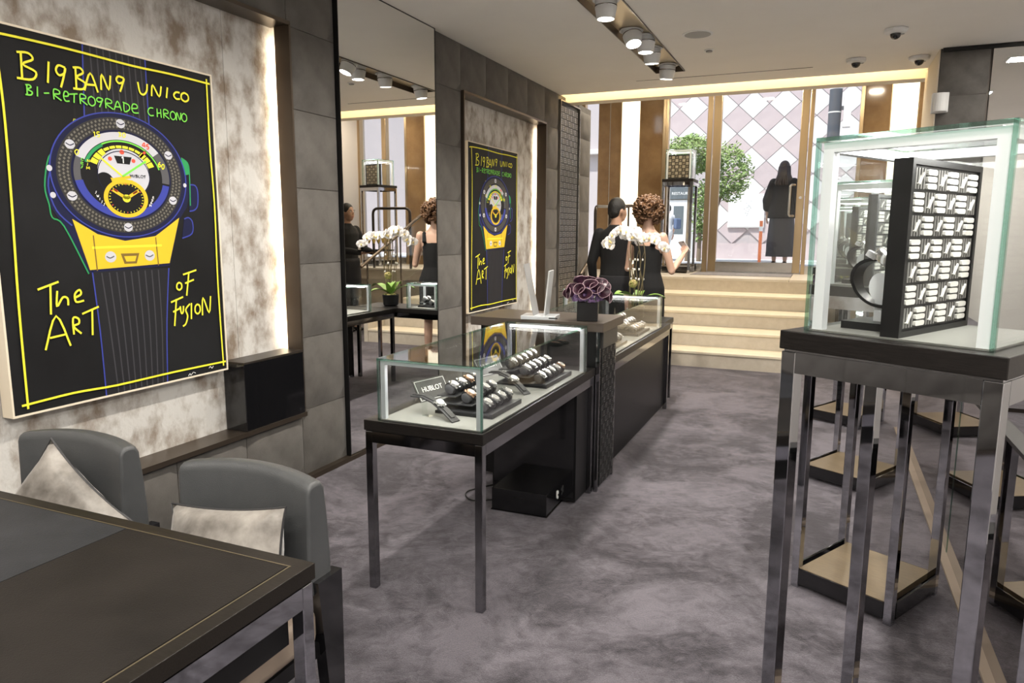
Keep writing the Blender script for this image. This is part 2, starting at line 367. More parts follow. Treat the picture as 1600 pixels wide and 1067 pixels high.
# ---- staircase to the street door
st = tag(thing('staircase', 'five cream limestone steps up to the street door', 'staircase'), kind='structure')
SY = [8.03, 8.45, 8.93, 9.40, 9.93, 10.4]; SZ = [.175, .35, .525, .70, .88]; SXR = .05
for i in range(5):
    z0 = 0 if i == 0 else SZ[i-1]
    xr = SXR if i < 4 else RX
    B('riser', 'limestone', st, WX, xr, SY[i]+.012, SY[i]+.05, z0, SZ[i]-.03)
    if i < 4: B('tread', 'limestone_nosing', st, WX, SXR, SY[i], SY[i+1]+.012, SZ[i]-.03, SZ[i], bevel=.006)
B('side_wall', 'limestone', st, SXR, SXR+.06, 8.03, 9.94, 0, .30)
lf = tag(thing('floor_landing', 'pale stone landing at the top of the steps', 'floor'), kind='structure')
B('core', 'limestone', lf, -3.70, RX, 9.99, FY+.15, 0, .845); B('core', 'limestone', lf, -3.70, WX-.1, 8.97, 9.99, 0, .845)
xs = [-3.70, -2.77, -1.75, -.39, .62, 1.55, RX]
for a, b in zip(xs, xs[1:]):
    B('stone_slab', 'landing_stone', lf, a+.002, b-.002, 9.93, 10.48, .845, LAND, bevel=.004); B('stone_slab', 'landing_stone', lf, a+.002, b-.002, 10.484, FY+.15, .845, LAND-(.0 if b != -.39 else .012))
B('stone_slab', 'landing_stone', lf, -3.70, WX-.1, 8.97, 9.926, .845, LAND)
tag(B('entrance_mat', 'door_mat', None, -1.745, -.395, 10.49, 11.20, LAND-.011, LAND+.006), 'grey ribbed entrance mat inside the glass street door', 'mat')
tag(B('wall_stair', 'plaster_wall', None, -3.82, -3.70, 8.9, FY+.2, 0, TOPZ), kind='structure')
tag(B('wall_return', 'suede', None, -3.70, -3.052, 8.85, 8.96, 0, TOPZ), kind='structure')

# ---- street front: marble, light columns, bronze frames, glass
wf = tag(thing('wall_front', None, None), kind='structure')
for a, b in ((-3.40, -3.215), (-3.205, -3.04), (-2.73, -2.38), (.39, .71), (1.05, 1.40)):
    B('marble_panel', 'marble_brown', wf, a, b, FY-.03, FY+.10, LAND, TOPZ)
B('steel_joint', 'steel', wf, -3.215, -3.205, FY-.035, FY, LAND, TOPZ)
B('lintel', 'cream', wf, -3.70, RX, FY-.02, FY+.25, TOPZ-.06, TOPZ+2.2)
for n, (a, b) in enumerate(((-3.04, -2.73), (.71, 1.05))):
    t = thing('light_column', ('tall glowing cream light column left of the door behind the couple', 'tall glowing cream light column right of the door')[n], 'light')
    B('diffuser', 'light_box', t, a+.012, b-.012, FY-.005, FY+.06, LAND+.02, TOPZ-.02); B('side_trim', 'gold_bronze', t, a, a+.012, FY-.03, FY+.06, LAND, TOPZ); B('side_trim', 'gold_bronze', t, b-.012, b, FY-.03, FY+.06, LAND, TOPZ)
    B('back_box', 'cream', t, a, b, FY+.061, FY+.10, LAND, TOPZ)
def window(n, a, b, fl, fr):
    t = tag(thing('window_%d' % n, None, None), kind='structure')
    for x0, x1 in fl + fr:
        B('mullion', 'gold_bronze', t, x0, x1, FY-.04, FY+.08, LAND, TOPZ, bevel=.006)
    B('bottom_rail', 'steel', t, a, b, FY-.025, FY+.06, LAND, LAND+.12); B('top_rail', 'gold_bronze', t, a, b, FY-.025, FY+.06, TOPZ-.1, TOPZ)
    B('pane', 'window_glass', t, a, b, FY+.01, FY+.022, LAND+.12, TOPZ-.1)
    return t
window(1, -3.62, -3.40, [(-3.70, -3.62)], [])
window(2, -2.29, -1.715, [(-2.38, -2.335), (-2.335, -2.29)], [(-1.715, -1.64)])
window(3, -.245, .34, [(-.30, -.245)], [(.34, .39)])
window(4, 1.45, 1.84, [(1.40, 1.45)], [(1.84, 1.93)]); window(5, 1.93, 2.40, [], [(2.40, RX)])
d = tag(thing('door_1', 'glass street door with steel rails and pull handle', 'door'), kind='structure')
for x0, x1 in ((-1.625, -1.51), (-.415, -.31)): B('door_stile', 'gold_bronze', d, x0, x1, FY-.035, FY+.05, LAND+.012, TOPZ-.03, bevel=.006)
B('bottom_rail', 'steel', d, -1.51, -.415, FY-.03, FY+.05, LAND+.012, LAND+.16); B('top_rail', 'gold_bronze', d, -1.51, -.415, FY-.03, FY+.05, TOPZ-.12, TOPZ-.03)
B('pane', 'window_glass', d, -1.51, -.415, FY+.005, FY+.017, LAND+.16, TOPZ-.12)
def arc_pts(pts, r=.05, n=5):
    out = [Vector(pts[0])]
    for a, b, c in zip(pts, pts[1:], pts[2:]):
        a, b, c = Vector(a), Vector(b), Vector(c); d1 = (a-b).normalized(); d2 = (c-b).normalized(); rr = min(r, (a-b).length*.45, (c-b).length*.45)
        p, q = b+d1*rr, b+d2*rr
        for k in range(n+1):
            t = k/n; out.append(p*(1-t)**2 + b*2*t*(1-t) + q*t*t)
    out.append(Vector(pts[-1])); return out
hm = MB(); hm.tube(arc_pts([(-.44, FY-.035, 2.16), (-.50, FY-.11, 2.16), (-.50, FY-.11, 1.72), (-.44, FY-.035, 1.72)], .04), .017, 10)
tag(hm.build('handle', 'steel', d, smooth=True), 'brushed steel pull handle')
lk = MB(); lk.lathe([(.02, 0), (.02, .02)], 14, Matrix.Translation((-.36, FY-.035, 1.98)) @ Matrix.Rotation(PI/2, 4, 'X')); lk.build('lock', 'steel', d, smooth=True)

# ---- cove light in the ceiling slot
t = thing('cove_light', 'continuous warm light strip hidden in the ceiling cove before the windows', 'light')
B('light_strip', 'led_warm', t, -2.95, .78, 7.835, 7.85, 3.07, 3.085); B('channel', 'steel', t, -2.95, .78, 7.831, 7.835, 3.06, 3.095)

# ================================================================== CEILING FITTINGS
rec = thing('spotlight_track', 'long bronze-edged recess in the ceiling holding the spotlights', 'light track')
B('back_plate', 'recess_metal', rec, -1.573, -1.302, -.9, 7.073, 3.028, 3.038)
for x0, x1 in ((-1.575, -1.568), (-1.307, -1.30)): B('edge_trim', 'bronze_trim', rec, x0, x1, -.9, 7.075, CEIL-.010, 3.028)
B('edge_trim', 'bronze_trim', rec, -1.575, -1.30, 7.068, 7.078, CEIL-.010, 3.028)
def spotlight(y, x, tilt, label, power, aim):
    t = thing('ceiling_spotlight', label, 'spotlight', (x, y, 3.028), 0, 'spotlights in the ceiling track')
    MB().lathe([(.062, -.001), (.075, -.004), (.075, -.012), (.062, -.012)], 28, None, False, False).build('trim_ring', 'lamp_white', t, smooth=True)
    M = Matrix.Rotation(tilt[0], 4, 'X') @ Matrix.Rotation(tilt[1], 4, 'Y')
    h = MB().lathe([(.050, .0), (.060, -.01), (.060, -.06), (.058, -.065), (.050, -.115), (.046, -.118), (.044, -.10), (.044, -.09)], 28, M, True, False).build('housing', 'lamp_white', t, smooth=True)
    MB().lathe([(.001, -.104), (.043, -.104), (.043, -.100), (.001, -.100)], 24, M).build('lens', 'lamp_lens', h)
    MB().lathe([(.0605, -.040), (.0615, -.042), (.0615, -.046), (.0605, -.048)], 28, M, False, False).build('band', 'chrome', h, smooth=True)
    t.scale = (1.22, 1.22, 1.12)
    p = M @ Vector((0, 0, -.13))
    lamp('spot_beam', 'SPOT', p, power, t, (1, .93, .83), .04, aim, math.radians(125), blend=.8)
    return t
SP = [(4.90, -1.44, (.0, 0)), (5.70, -1.47, (-.35, -.25)), (5.90, -1.40, (0, 0)), (6.29, -1.44, (.12, 0)), (6.97, -1.44, (.1, .1))]
LB = ['nearest spotlight in view at the top edge of the picture', 'strongly tilted white spotlight below the second lamp ring', 'flat glowing spotlight close behind the tilted one', 'fourth spotlight pointing straight down in the ceiling track', 'last spotlight at the far end of the ceiling track']
for (y, x, ti), lb in zip(SP, LB): spotlight(y, x, ti, lb, 75, (math.sin(-ti[1])*.5, ti[0]*.5, -1))
for y, lb in ((.2, 'first added spotlight of the ceiling track, over the desk'), (1.3, 'second added spotlight of the ceiling track, over the desk edge'), (2.4, 'third added spotlight of the ceiling track, over the near counter leg'), (3.3, 'fourth added spotlight of the ceiling track, over the near showcase'), (4.1, 'fifth added spotlight of the ceiling track, over the brown slab')): spotlight(y, -1.44, (0, 0), lb, 75 if y > 2 else 40, (-.25, 0, -1))  # unseen track lamps added to light the desk and near counter
def downlight(x, y, label, power=22):
    t = thing('square_downlight', label, 'downlight', (x, y, CEIL), 0, 'square recessed downlights')
    m = MB(); 
    for a, b, c, e in ((-.10, .10, -.10, -.085), (-.10, .10, .085, .10), (-.10, -.085, -.085, .085), (.085, .10, -.085, .085)): m.box(a, b, c, e, -.006, 0)
    m.build('frame', 'lamp_white', t); B('diffuser', 'down_lens', t, -.085, .085, -.085, .085, -.004, -.001)
    lamp('down_glow', 'AREA', (0, 0, -.012), power, t, (1, .95, .87), .17)
DL = [(1.45, 6.4), (1.45, 4.7), (1.45, 3.0), (1.45, 1.3), (.2, .4), (.2, -1.0), (-.75, -.4), (-2.2, .2), (-2.2, -1.2), (1.45, -.6)]  # lamps behind the viewer and over the desk are added to brighten the room
DLB = ['square downlight next to the pier mirror', 'second square downlight from the pier mirror', 'square downlight over the middle of the mirror partition', 'square downlight beside the nearest display tower', 'added square downlight just behind the viewer', 'added square downlight at the back wall, aisle side', 'added square downlight over the near side of the desk', 'added square downlight between desk and poster niche', 'added square downlight in the back corner by the padded wall', 'added square downlight in the back corner by the right wall']
for (x, y), lb in zip(DL, DLB): downlight(x, y, lb, 9 if y > 6 else (20 if x < -.5 else 40))
for k, (x, y) in enumerate(((-2.4, 9.6), (-1.0, 9.6), (.6, 9.6), (-1.0, 10.8), (1.7, 10.6))):  # unseen lamps added to brighten the steps and landing
    t = thing('square_downlight', 'added square downlight in the high ceiling over the landing, %s from the padded wall' % ['first', 'second', 'third', 'fourth', 'last'][k], 'downlight', (x, y, TOPZ), 0, 'square recessed downlights')
    B('frame', 'lamp_white', t, -.10, .10, -.10, .10, -.004, 0); B('diffuser', 'down_lens', t, -.085, .085, -.085, .085, -.007, -.004); lamp('down_glow', 'AREA', (0, 0, -.02), 27, t, (1, .86, .66), .17)
sp = thing('ceiling_speaker', 'round flush speaker grille in the ceiling', 'speaker', (-.99, 5.85, CEIL))
MB().lathe([(.115, 0), (.115, -.004), (.10, -.006)], 36).build('ring', 'plastic_white', sp, smooth=True); MB().lathe([(.098, -.004), (.098, -.0075), (.05, -.009)], 36).build('grille', 'plastic_grey', sp, smooth=True)
sk = thing('sprinkler_cap', 'small round sprinkler cap in the ceiling beyond the speaker', 'sprinkler', (-.98, 6.38, CEIL))
MB().lathe([(.04, 0), (.04, -.006), (.03, -.008)], 24).build('flange', 'plastic_white', sk, smooth=True); MB().lathe([(.026, -.008), (.026, -.018), (.02, -.02)], 24).build('cap', 'plastic_grey', sk, smooth=True)
for x, y, rz, lb in ((.385, 6.265, .5, 'dome camera on the ceiling, the one nearest the viewer'), (.152, 7.189, .3, 'dome camera on the ceiling above the door, left of the pair'), (.646, 7.292, .8, 'dome camera on the ceiling closest to the dark pier')):
    t = thing('dome_camera', lb, 'camera', (x, y, CEIL), rz, 'ceiling dome cameras')
    MB().lathe([(.082, 0), (.085, -.008), (.080, -.026), (.066, -.034), (.045, -.036)], 8).build('base', 'plastic_white', t, smooth=True, sharp=25, bevel=.003)
    MB().ell((0, 0, -.036), (.038, .038, .040), 18, 10).build('dome', 'black_gloss', t, smooth=True, sharp=0)
    MB().cbox((.05, 0, -.036), (.02, .03, .006)).build('screw_plate', 'plastic_grey', t)
ws = thing('wall_sensor', 'white half-round motion sensor on the edge of the dark pier', 'sensor', (.80, 7.03, 2.55))
m = MB(); m.prism([(.055*math.cos(a), -.02-.045*math.sin(a)) for a in [PI*k/10 for k in range(11)]][::-1], -.075, .075); m.build('cover', 'plastic_white', ws, bevel=.008); MB().box(-.06, .06, -.021, .04, -.08, .08).build('back_plate', 'plastic_white', ws, bevel=.006)
# ================================================================== WALL THINGS
wm = thing('wall_mirror', 'full-height wall mirror with thin black edge between padded tiles', 'mirror')
B('mirror_pane', 'mirror', wm, -2.80, -2.768, 3.755, 4.936, .036, 2.978)
B('frame', 'black_metal', wm, -2.80, -2.765, 3.748, 3.755, .03, 2.984); B('frame', 'black_metal', wm, -2.80, -2.765, 4.936, 4.942, .03, 2.984)
B('frame', 'black_metal', wm, -2.80, -2.765, 3.755, 4.936, 2.978, 2.984)
bx = thing('niche_box', 'black lacquered box standing on the niche sill beside the padded wall', 'box', (-2.83, 3.075, .43))
MB().box(-.072, .072, -.235, .235, 0, .365).build('body', 'black_gloss', bx, bevel=.003); B('lid', 'dark_bronze', bx, -.0725, .0725, -.236, .236, .3655, .375)

# ---- poster: frame, printed board, print built up in flat layers (local: x out of wall, y along wall, z up)
mat('print_black', (.007, .007, .008), .6, col2=(.012, .0125, .014), scale=2, spec=.2)
for nme, c in (('print_yellow', (.82, .78, .05)), ('print_green', (.20, .68, .08)), ('print_navy', (.010, .012, .045)), ('print_blue', (.045, .06, .34)), ('print_gold', (.74, .50, .03)), ('print_silver', (.55, .56, .62)),
               ('print_grey', (.10, .10, .11)), ('print_strap', (.016, .016, .019)), ('print_rib', (.05, .05, .058)), ('print_carbon', (.035, .034, .033)), ('print_weave', (.16, .15, .13)), ('print_red', (.75, .10, .06)), ('print_white', (.80, .80, .80)), ('print_deep_green', (.03, .30, .10)), ('print_brown', (.20, .13, .03))):
    mat(nme, c, .6, spec=.2)
GL = {'B': [[(.25, 1), (.2, 0)], [(.05, .95), (.6, 1), (.8, .8), (.3, .55), (.9, .35), (.7, .05), (-.05, .0)]], 'I': [[(.7, 1), (.3, 0)]], 'G': [[(.95, .95), (.4, 1), (.15, .75), (.4, .55), (.85, .7), (.95, .95), (.75, .5), (.45, 0)]],
      'A': [[(0, 0), (.5, 1), (.95, .02)], [(.2, .35), (.8, .4)]], 'N': [[(.05, 0), (.2, .95), (.75, .1), (1, 1)]], 'U': [[(.05, 1), (.2, .2), (.55, .05), (.9, .4), (1, 1)]], 'C': [[(1, .95), (.4, .9), (.05, .45), (.4, .05), (1, .12)]],
      'O': [[(.5, 1), (.1, .75), (.05, .25), (.5, 0), (.95, .3), (.9, .8), (.45, 1)]], 'R': [[(.15, 0), (.2, 1), (.8, .95), (.8, .65), (.2, .5), (1, 0)]], 'E': [[(.1, .5), (.8, .6), (.8, .95), (.3, 1), (.05, .5), (.3, .05), (1, .1)]],
      'T': [[(0, .8), (1, 1)], [(.6, .9), (.5, 0)]], 'D': [[(.2, 1), (.2, 0), (.85, .3), (.8, .8), (.05, 1)]], 'H': [[(.15, 1), (.1, 0)], [(.85, 1), (.9, 0)], [(.1, .45), (.9, .55)]], 'S': [[(1, 1), (.4, .75), (.6, .45), (.3, .1), (-.1, 0)]],
      'F': [[(.5, .95), (.25, 0)], [(.1, .85), (1, 1)], [(.2, .5), (.8, .62)]], '-': [[(.0, .45), (1, .55)]], 'h': [[(.2, 1.1), (.1, 0), (.5, .6), (.8, .5), (.8, 0)]], 'e': [[(.1, .4), (.75, .65), (.65, 1), (.2, .7), (.25, .1), (1, .15)]],
      '0': [[(.5, 1), (.1, .6), (.3, 0), (.8, .2), (.9, .8), (.5, 1)]], '1': [[(.2, .8), (.55, 1), (.55, 0)]], '3': [[(.1, .95), (.85, .85), (.4, .55), (.9, .3), (.1, .02)]], '4': [[(.7, 0), (.7, 1), (.05, .35), (.95, .35)]],
      '5': [[(.9, 1), (.2, .95), (.2, .55), (.85, .5), (.7, .05), (.1, .05)]], '6': [[(.8, 1), (.2, .5), (.3, .02), (.85, .15), (.7, .5), (.25, .4)]], '2': [[(.1, .8), (.6, 1), (.8, .7), (.1, 0), (.9, .02)]], '8': [[(.5, .5), (.1, .8), (.6, 1), (.8, .7), (.2, .3), (.4, 0), (.9, .25), (.5, .5)]],
      '9': [[(.8, .7), (.3, .5), (.2, .9), (.8, .95), (.75, .3), (.4, 0)]], 'L': [[(.15, 1), (.15, 0), (.9, .05)]], 'M': [[(0, 0), (.1, 1), (.5, .3), (.9, 1), (1, 0)]], 'W': [[(0, 1), (.25, 0), (.5, .7), (.75, 0), (1, 1)]]}
TXT1 = [('B', -.406, .549, -.327, .649), ('I', -.299, .552, -.272, .634), ('G', -.261, .544, -.211, .628), ('B', -.184, .55, -.127, .636), ('A', -.138, .55, -.074, .624), ('N', -.064, .565, -.013, .632), ('G', .007, .573, .054, .636), ('U', .118, .578, .169, .63), ('N', .186, .581, .244, .633), ('I', .262, .586, .286, .634), ('C', .31, .59, .347, .624), ('O', .353, .587, .398, .627)]
TXT2 = [('B', -.382, -.354), ('I', -.34, -.332), ('-', -.311, -.289), ('R', -.277, -.241), ('E', -.232, -.207), ('T', -.207, -.17), ('R', -.166, -.13), ('O', -.126, -.093), ('G', -.092, -.057), ('R', -.052, -.011), ('A', -.007, .03), ('D', .035, .073), ('E', .078, .114), ('C', .161, .193), ('H', .209, .236), ('R', .242, .278), ('O', .284, .315), ('N', .317, .346), ('O', .349, .38)]
TXT3 = [('T', -.41, -.354, -.322, -.225), ('h', -.345, -.324, -.277, -.267), ('e', -.267, -.318, -.22, -.264), ('A', -.401, -.494, -.29, -.362), ('R', -.283, -.447, -.244, -.38), ('T', -.234, -.46, -.156, -.342), ('O', .255, -.302, .286, -.266), ('F', .288, -.333, .379, -.212), ('F', .208, -.472, .289, -.337), ('U', .267, -.418, .287, -.381), ('S', .281, -.479, .327, -.374), ('I', .325, -.45, .341, -.371), ('O', .355, -.428, .389, -.38), ('N', .397, -.439, .459, -.347)]
class Print:
    """flat layered print: shapes with a small real offset from the board"""
    def __init__(s): s.m = {}; s.h = .0006
    def mb(s, m): return s.m.setdefault(m, MB())
    def poly(s, pts, m):
        s.mb(m).add([(s.h, a, b) for a, b in pts], [tuple(range(len(pts)))])
    def line(s, pts, w, m, smooth=True):
        P = [Vector((a, b)) for a, b in pts]
        if smooth and len(P) > 2:
            Q = []
            for i in range(len(P)-1):
                p0 = P[max(i-1, 0)]; p1 = P[i]; p2 = P[i+1]; p3 = P[min(i+2, len(P)-1)]
                for k in range(4):
                    t = k/4; Q.append(.5*((2*p1)+(p2-p0)*t+(2*p0-5*p1+4*p2-p3)*t*t+(3*p1-p0-3*p2+p3)*t**3))
            P = Q+[P[-1]]
        vs = []; fs = []
        for i, p in enumerate(P):
            t = P[min(i+1, len(P)-1)]-P[max(i-1, 0)]; t = t.normalized() if t.length else Vector((1, 0)); nrm = Vector((-t.y, t.x))*w/2
            vs += [(s.h, p.x+nrm.x, p.y+nrm.y), (s.h, p.x-nrm.x, p.y-nrm.y)]
        for i in range(len(P)-1): fs.append((2*i, 2*i+1, 2*i+3, 2*i+2))
        s.mb(m).add(vs, fs)
    def ring(s, c, r0, r1, m, a0=0, a1=2*PI, n=64):
        vs = []; fs = []
        for k in range(n+1):
            a = a0+(a1-a0)*k/n
            for r in (r0, r1): vs.append((s.h, c[0]+r[0]*math.sin(a), c[1]+r[1]*math.cos(a)))
        for k in range(n): fs.append((2*k, 2*k+1, 2*k+3, 2*k+2))
        s.mb(m).add(vs, fs)
    def disc(s, c, r, m, n=48): s.poly([(c[0]+r[0]*math.sin(2*PI*k/n), c[1]+r[1]*math.cos(2*PI*k/n)) for k in range(n)], m)
    def text(s, items, w, m):
        for ch, u0, v0, u1, v1 in items:
            for stv in GL[ch]: s.line([(u0+(u1-u0)*a, v0+(v1-v0)*b) for a, b in stv], w, m)
    def up(s, d=.0004): s.h += d
P_ = Print()
# strap above and below, ribs
P_.poly([(-.125, .735), (.17, .735), (.165, .40), (-.145, .40)], 'print_strap'); P_.poly([(-.167, -.19), (.222, -.195), (.19, -.45), (.169, -.735), (-.15, -.735), (-.155, -.45)], 'print_strap')
P_.up()
for k in range(9):
    a = -.095+.03*k; P_.line([(a, .735), (a*1.02+.004, .42)], .006, 'print_rib')
    b = -.125+.036*k; P_.line([(b, -.20), (b*.93+.01, -.45), (b*.82+.012, -.735)], .006, 'print_rib')
for pts in ([(-.127, .735), (-.146, .42)], [(.171, .735), (.168, .42)], [(-.168, -.19), (-.155, -.45), (-.151, -.735)], [(.222, -.195), (.19, -.45), (.17, -.735)]): P_.line(pts, .006, 'print_blue')
# case body and lugs
P_.poly([(-.188, .429), (-.27, .30), (-.318, .262), (-.339, .155), (-.328, .081), (-.275, -.002), (-.185, -.196), (.228, -.185), (.30, .03), (.35, .09), (.372, .16), (.36, .26), (.32, .32), (.25, .40), (.10, .44)], 'print_navy')
P_.up()
P_.poly([(-.193, .431), (-.144, .425), (-.16, .39), (-.215, .375)], 'print_gold'); P_.poly([(.19, .427), (.243, .395), (.255, .34), (.17, .38)], 'print_gold')
P_.poly([(-.237, .027), (-.178, -.185), (.228, -.172), (.301, .041), (.16, -.045), (0, -.065), (-.13, -.035)], 'print_gold')
P_.poly([(.335, .322), (.371, .301), (.378, .25), (.345, .24)], 'print_deep_green'); P_.poly([(.372, .197), (.409, .197), (.422, .167), (.417, .105), (.396, .08), (.364, .073)], 'print_navy')
P_.poly([(.31, -.056), (.33, .036), (.358, .042), (.379, .018), (.371, -.034)], 'print_navy')
P_.up()
for pts, m in (([(-.188, .429), (-.212, .378), (-.268, .297), (-.312, .268), (-.339, .155), (-.328, .081), (-.32, .031), (-.275, -.002), (-.185, -.201)], 'print_deep_green'), ([(.335, .322), (.371, .301), (.378, .25), (.372, .10)], 'print_deep_green'),
               ([(.378, .2), (.409, .197), (.422, .167), (.417, .105), (.396, .08), (.364, .073)], 'print_blue'), ([(.33, .036), (.358, .042), (.379, .018), (.371, -.034), (.311, -.056)], 'print_blue'), ([(-.30, .25), (-.325, .155), (-.30, .06), (-.24, 0)], 'print_blue'), ([(-.145, -.19), (-.15, -.04)], 'print_brown'), ([(.165, -.18), (.16, -.05)], 'print_brown')):
    P_.line(pts, .006, m)
P_.poly([(-.027, -.120), (.067, -.120), (.050, -.166), (-.012, -.166)], 'print_brown'); P_.disc((-.077, -.133), (.027, .024), 'print_silver', 20); P_.disc((.121, -.133), (.027, .024), 'print_silver', 20)
P_.line([(-.16, -.092), (.19, -.088)], .010, 'print_yellow')
P_.up(); P_.poly([(-.012, -.132), (.052, -.132), (.042, -.156), (-.002, -.156)], 'print_gold'); P_.line([(-.097, -.13), (-.08, -.138), (-.06, -.13)], .005, 'print_grey'); P_.line([(.10, -.13), (.12, -.138), (.14, -.13)], .005, 'print_grey')
# bezel with woven carbon flecks and screws
BC = (.020, .2165)
P_.ring(BC, (.330, .262), (.235, .184), 'print_navy'); P_.up(); P_.ring(BC, (.308, .246), (.246, .194), 'print_carbon', n=80); P_.ring(BC, (.336, .267), (.330, .262), 'print_blue', n=80)
P_.up()
for q, fr in enumerate((.86, .92, .98)):
    for k in range(0, 92):
        a = 2*PI*(k+.5*(q % 2))/92; c = (BC[0]+.301*fr*math.sin(a), BC[1]+.240*fr*math.cos(a)); s_ = .0062
        P_.poly([(c[0]-s_, c[1]), (c[0], c[1]-s_), (c[0]+s_, c[1]), (c[0], c[1]+s_)], 'print_weave')
P_.up()
for a in (.0, 1.05, 2.02, PI, -2.02, -1.05):
    c = (BC[0]+.277*math.sin(a), BC[1]+.222*math.cos(a)); P_.disc(c, (.022, .019), 'print_silver', 20)
P_.disc((-.315, .225), (.012, .012), 'print_silver', 16); P_.disc((-.31, .12), (.012, .012), 'print_silver', 16); P_.disc((.345, .195), (.010, .010), 'print_silver', 16)
P_.up()
for a in (.0, 1.05, 2.02, PI, -2.02, -1.05):
    c = (BC[0]+.277*math.sin(a), BC[1]+.222*math.cos(a)); P_.line([(c[0]-.018, c[1]+.004), (c[0], c[1]-.004), (c[0]+.018, c[1]+.004)], .004, 'print_navy')
# dial: rings, scales, open-worked centre, small seconds dial, hands, numerals
P_.disc(BC, (.236, .185), 'print_black', 72); P_.up()
P_.ring(BC, (.236, .185), (.200, .156), 'print_blue', 1.75, 2*PI-1.75, 60); P_.ring(BC, (.236, .185), (.196, .153), 'print_silver', -1.2, .9, 40); P_.ring(BC, (.236, .185), (.196, .153), 'print_grey', .9, 1.7, 30); P_.ring(BC, (.236, .185), (.205, .16), 'print_grey', -1.75, -1.2, 20)
P_.ring(BC, (.193, .150), (.178, .138), 'print_deep_green', -1.25, -.55, 24); P_.ring(BC, (.193, .150), (.186, .144), 'print_green', -.55, 1.3, 30)
for k in range(12):
    a0 = -1.2+.2*k; r0, r1 = ((.170, .132), (.138, .108)) if (k < 3 or k > 8) else ((.166, .129), (.152, .118)); P_.ring(BC, r0, r1, 'print_yellow', a0, a0+.17, 5)
P_.ring(BC, (.19, .148), (.14, .11), 'print_red', .63, .70, 3)
P_.disc((BC[0], BC[1]+.01), (.128, .105), 'print_silver', 48); P_.up()
P_.poly([(-.025, .300), (.062, .300), (.050, .268), (-.012, .268)], 'print_black'); P_.disc((-.078, .190), (.042, .036), 'print_black', 24); P_.disc((.015, .318), (.012, .010), 'print_red', 14); P_.disc((-.045, .285), (.010, .009), 'print_red', 14); P_.disc((.07, .285), (.010, .009), 'print_red', 14)
P_.ring(BC, (.13, .107), (.126, .103), 'print_navy', 0, 2*PI, 50)
SC = (.021, .120)
P_.up(); P_.ring(SC, (.110, .083), (.090, .067), 'print_gold', n=48); P_.disc(SC, (.090, .067), 'print_black', 40); P_.poly([(-.05, .205), (.06, .20), (.04, .18), (-.04, .18)], 'print_gold'); P_.up()
for k in range(60):
    a = 2*PI*k/60
    if k % 2 == 0: P_.line([(SC[0]+.086*math.sin(a), SC[1]+.064*math.cos(a)), (SC[0]+.078*math.sin(a), SC[1]+.058*math.cos(a))], .003, 'print_yellow' if k % 10 else 'print_red')
P_.line([(SC[0], SC[1]), (-.045, .155)], .014, 'print_gold'); P_.line([(SC[0], SC[1]), (.085, .157)], .014, 'print_gold'); P_.disc(SC, (.020, .017), 'print_yellow', 20)
P_.line([(-.020, .1475), (-.04, .157)], .008, 'print_red'); P_.line([(.055, .142), (.078, .154)], .008, 'print_red')
P_.line([(-.09, .285), (.008, .215)], .008, 'print_yellow'); P_.line([(.008, .213), (.11, .275), (.135, .288)], .009, 'print_green'); P_.line([(-.03, .20), (.05, .215)], .012, 'print_gold')
P_.up()
P_.text([('1', .008, .271, .026, .297)], .005, 'print_white')
P_.text([('0', -.205, .288, -.185, .308), ('1', -.115, .368, -.103, .388), ('5', -.10, .370, -.083, .390), ('3', .003, .382, .018, .402), ('0', .022, .382, .040, .402)], .004, 'print_yellow')
P_.text([('4', .12, .350, .138, .370), ('5', .141, .344, .156, .364)], .005, 'print_red'); P_.text([('6', .196, .270, .214, .292), ('0', .216, .262, .232, .284)], .005, 'print_yellow')
P_.text([('H', .045, .214, .057, .226), ('U', .060, .214, .071, .226), ('B', .074, .214, .086, .226), ('L', .089, .214, .099, .226), ('O', .101, .214, .113, .226), ('T', .115, .214, .127, .226)], .0025, 'print_black')
P_.text([('S', -.128, .135, -.12, .145), ('W', -.122, .12, -.112, .13), ('I', -.112, .108, -.106, .118), ('S', -.104, .096, -.096, .106), ('S', -.094, .086, -.086, .096), ('M', .135, .088, .145, .098), ('A', .142, .10, .151, .110), ('D', .149, .112, .157, .122), ('E', .155, .124, .163, .134)], .0022, 'print_white')
P_.text([('S', -.183, .235, -.172, .245), ('E', -.182, .250, -.170, .260), ('C', -.180, .266, -.168, .276)], .0025, 'print_green'); P_.text([('M', -.158, .232, -.144, .243), ('I', -.156, .247, -.148, .258), ('N', -.153, .262, -.14, .273)], .0025, 'print_yellow')
# hand-drawn border and lettering
P_.up()
for pts in ([(-.52, .69), (-.45, .697), (-.2, .700), (.1, .694), (.3, .698), (.535, .695)], [(.515, .715), (.512, .4), (.52, .1), (.512, -.3), (.518, -.715)], [(.535, -.695), (.2, -.693), (-.1, -.697), (-.3, -.69), (-.515, -.698)], [(-.492, -.715), (-.488, -.3), (-.475, .1), (-.470, .45), (-.48, .70)]): P_.line(pts, .009, 'print_yellow')
P_.text(TXT1, .0085, 'print_yellow'); P_.text([(c, a, .493, b, .531) for c, a, b in TXT2], .0055, 'print_green'); P_.text(TXT3, .0085, 'print_yellow')
P_.line([(.29, -.728), (.30, -.718), (.305, -.727), (.32, -.715), (.335, -.722)], .003, 'print_white'); P_.line([(.42, -.712), (.43, -.705), (.44, -.715), (.45, -.705)], .003, 'print_white')
PRINTS = {m: b.mesh('print', m, fix=False) for m, b in P_.m.items()}
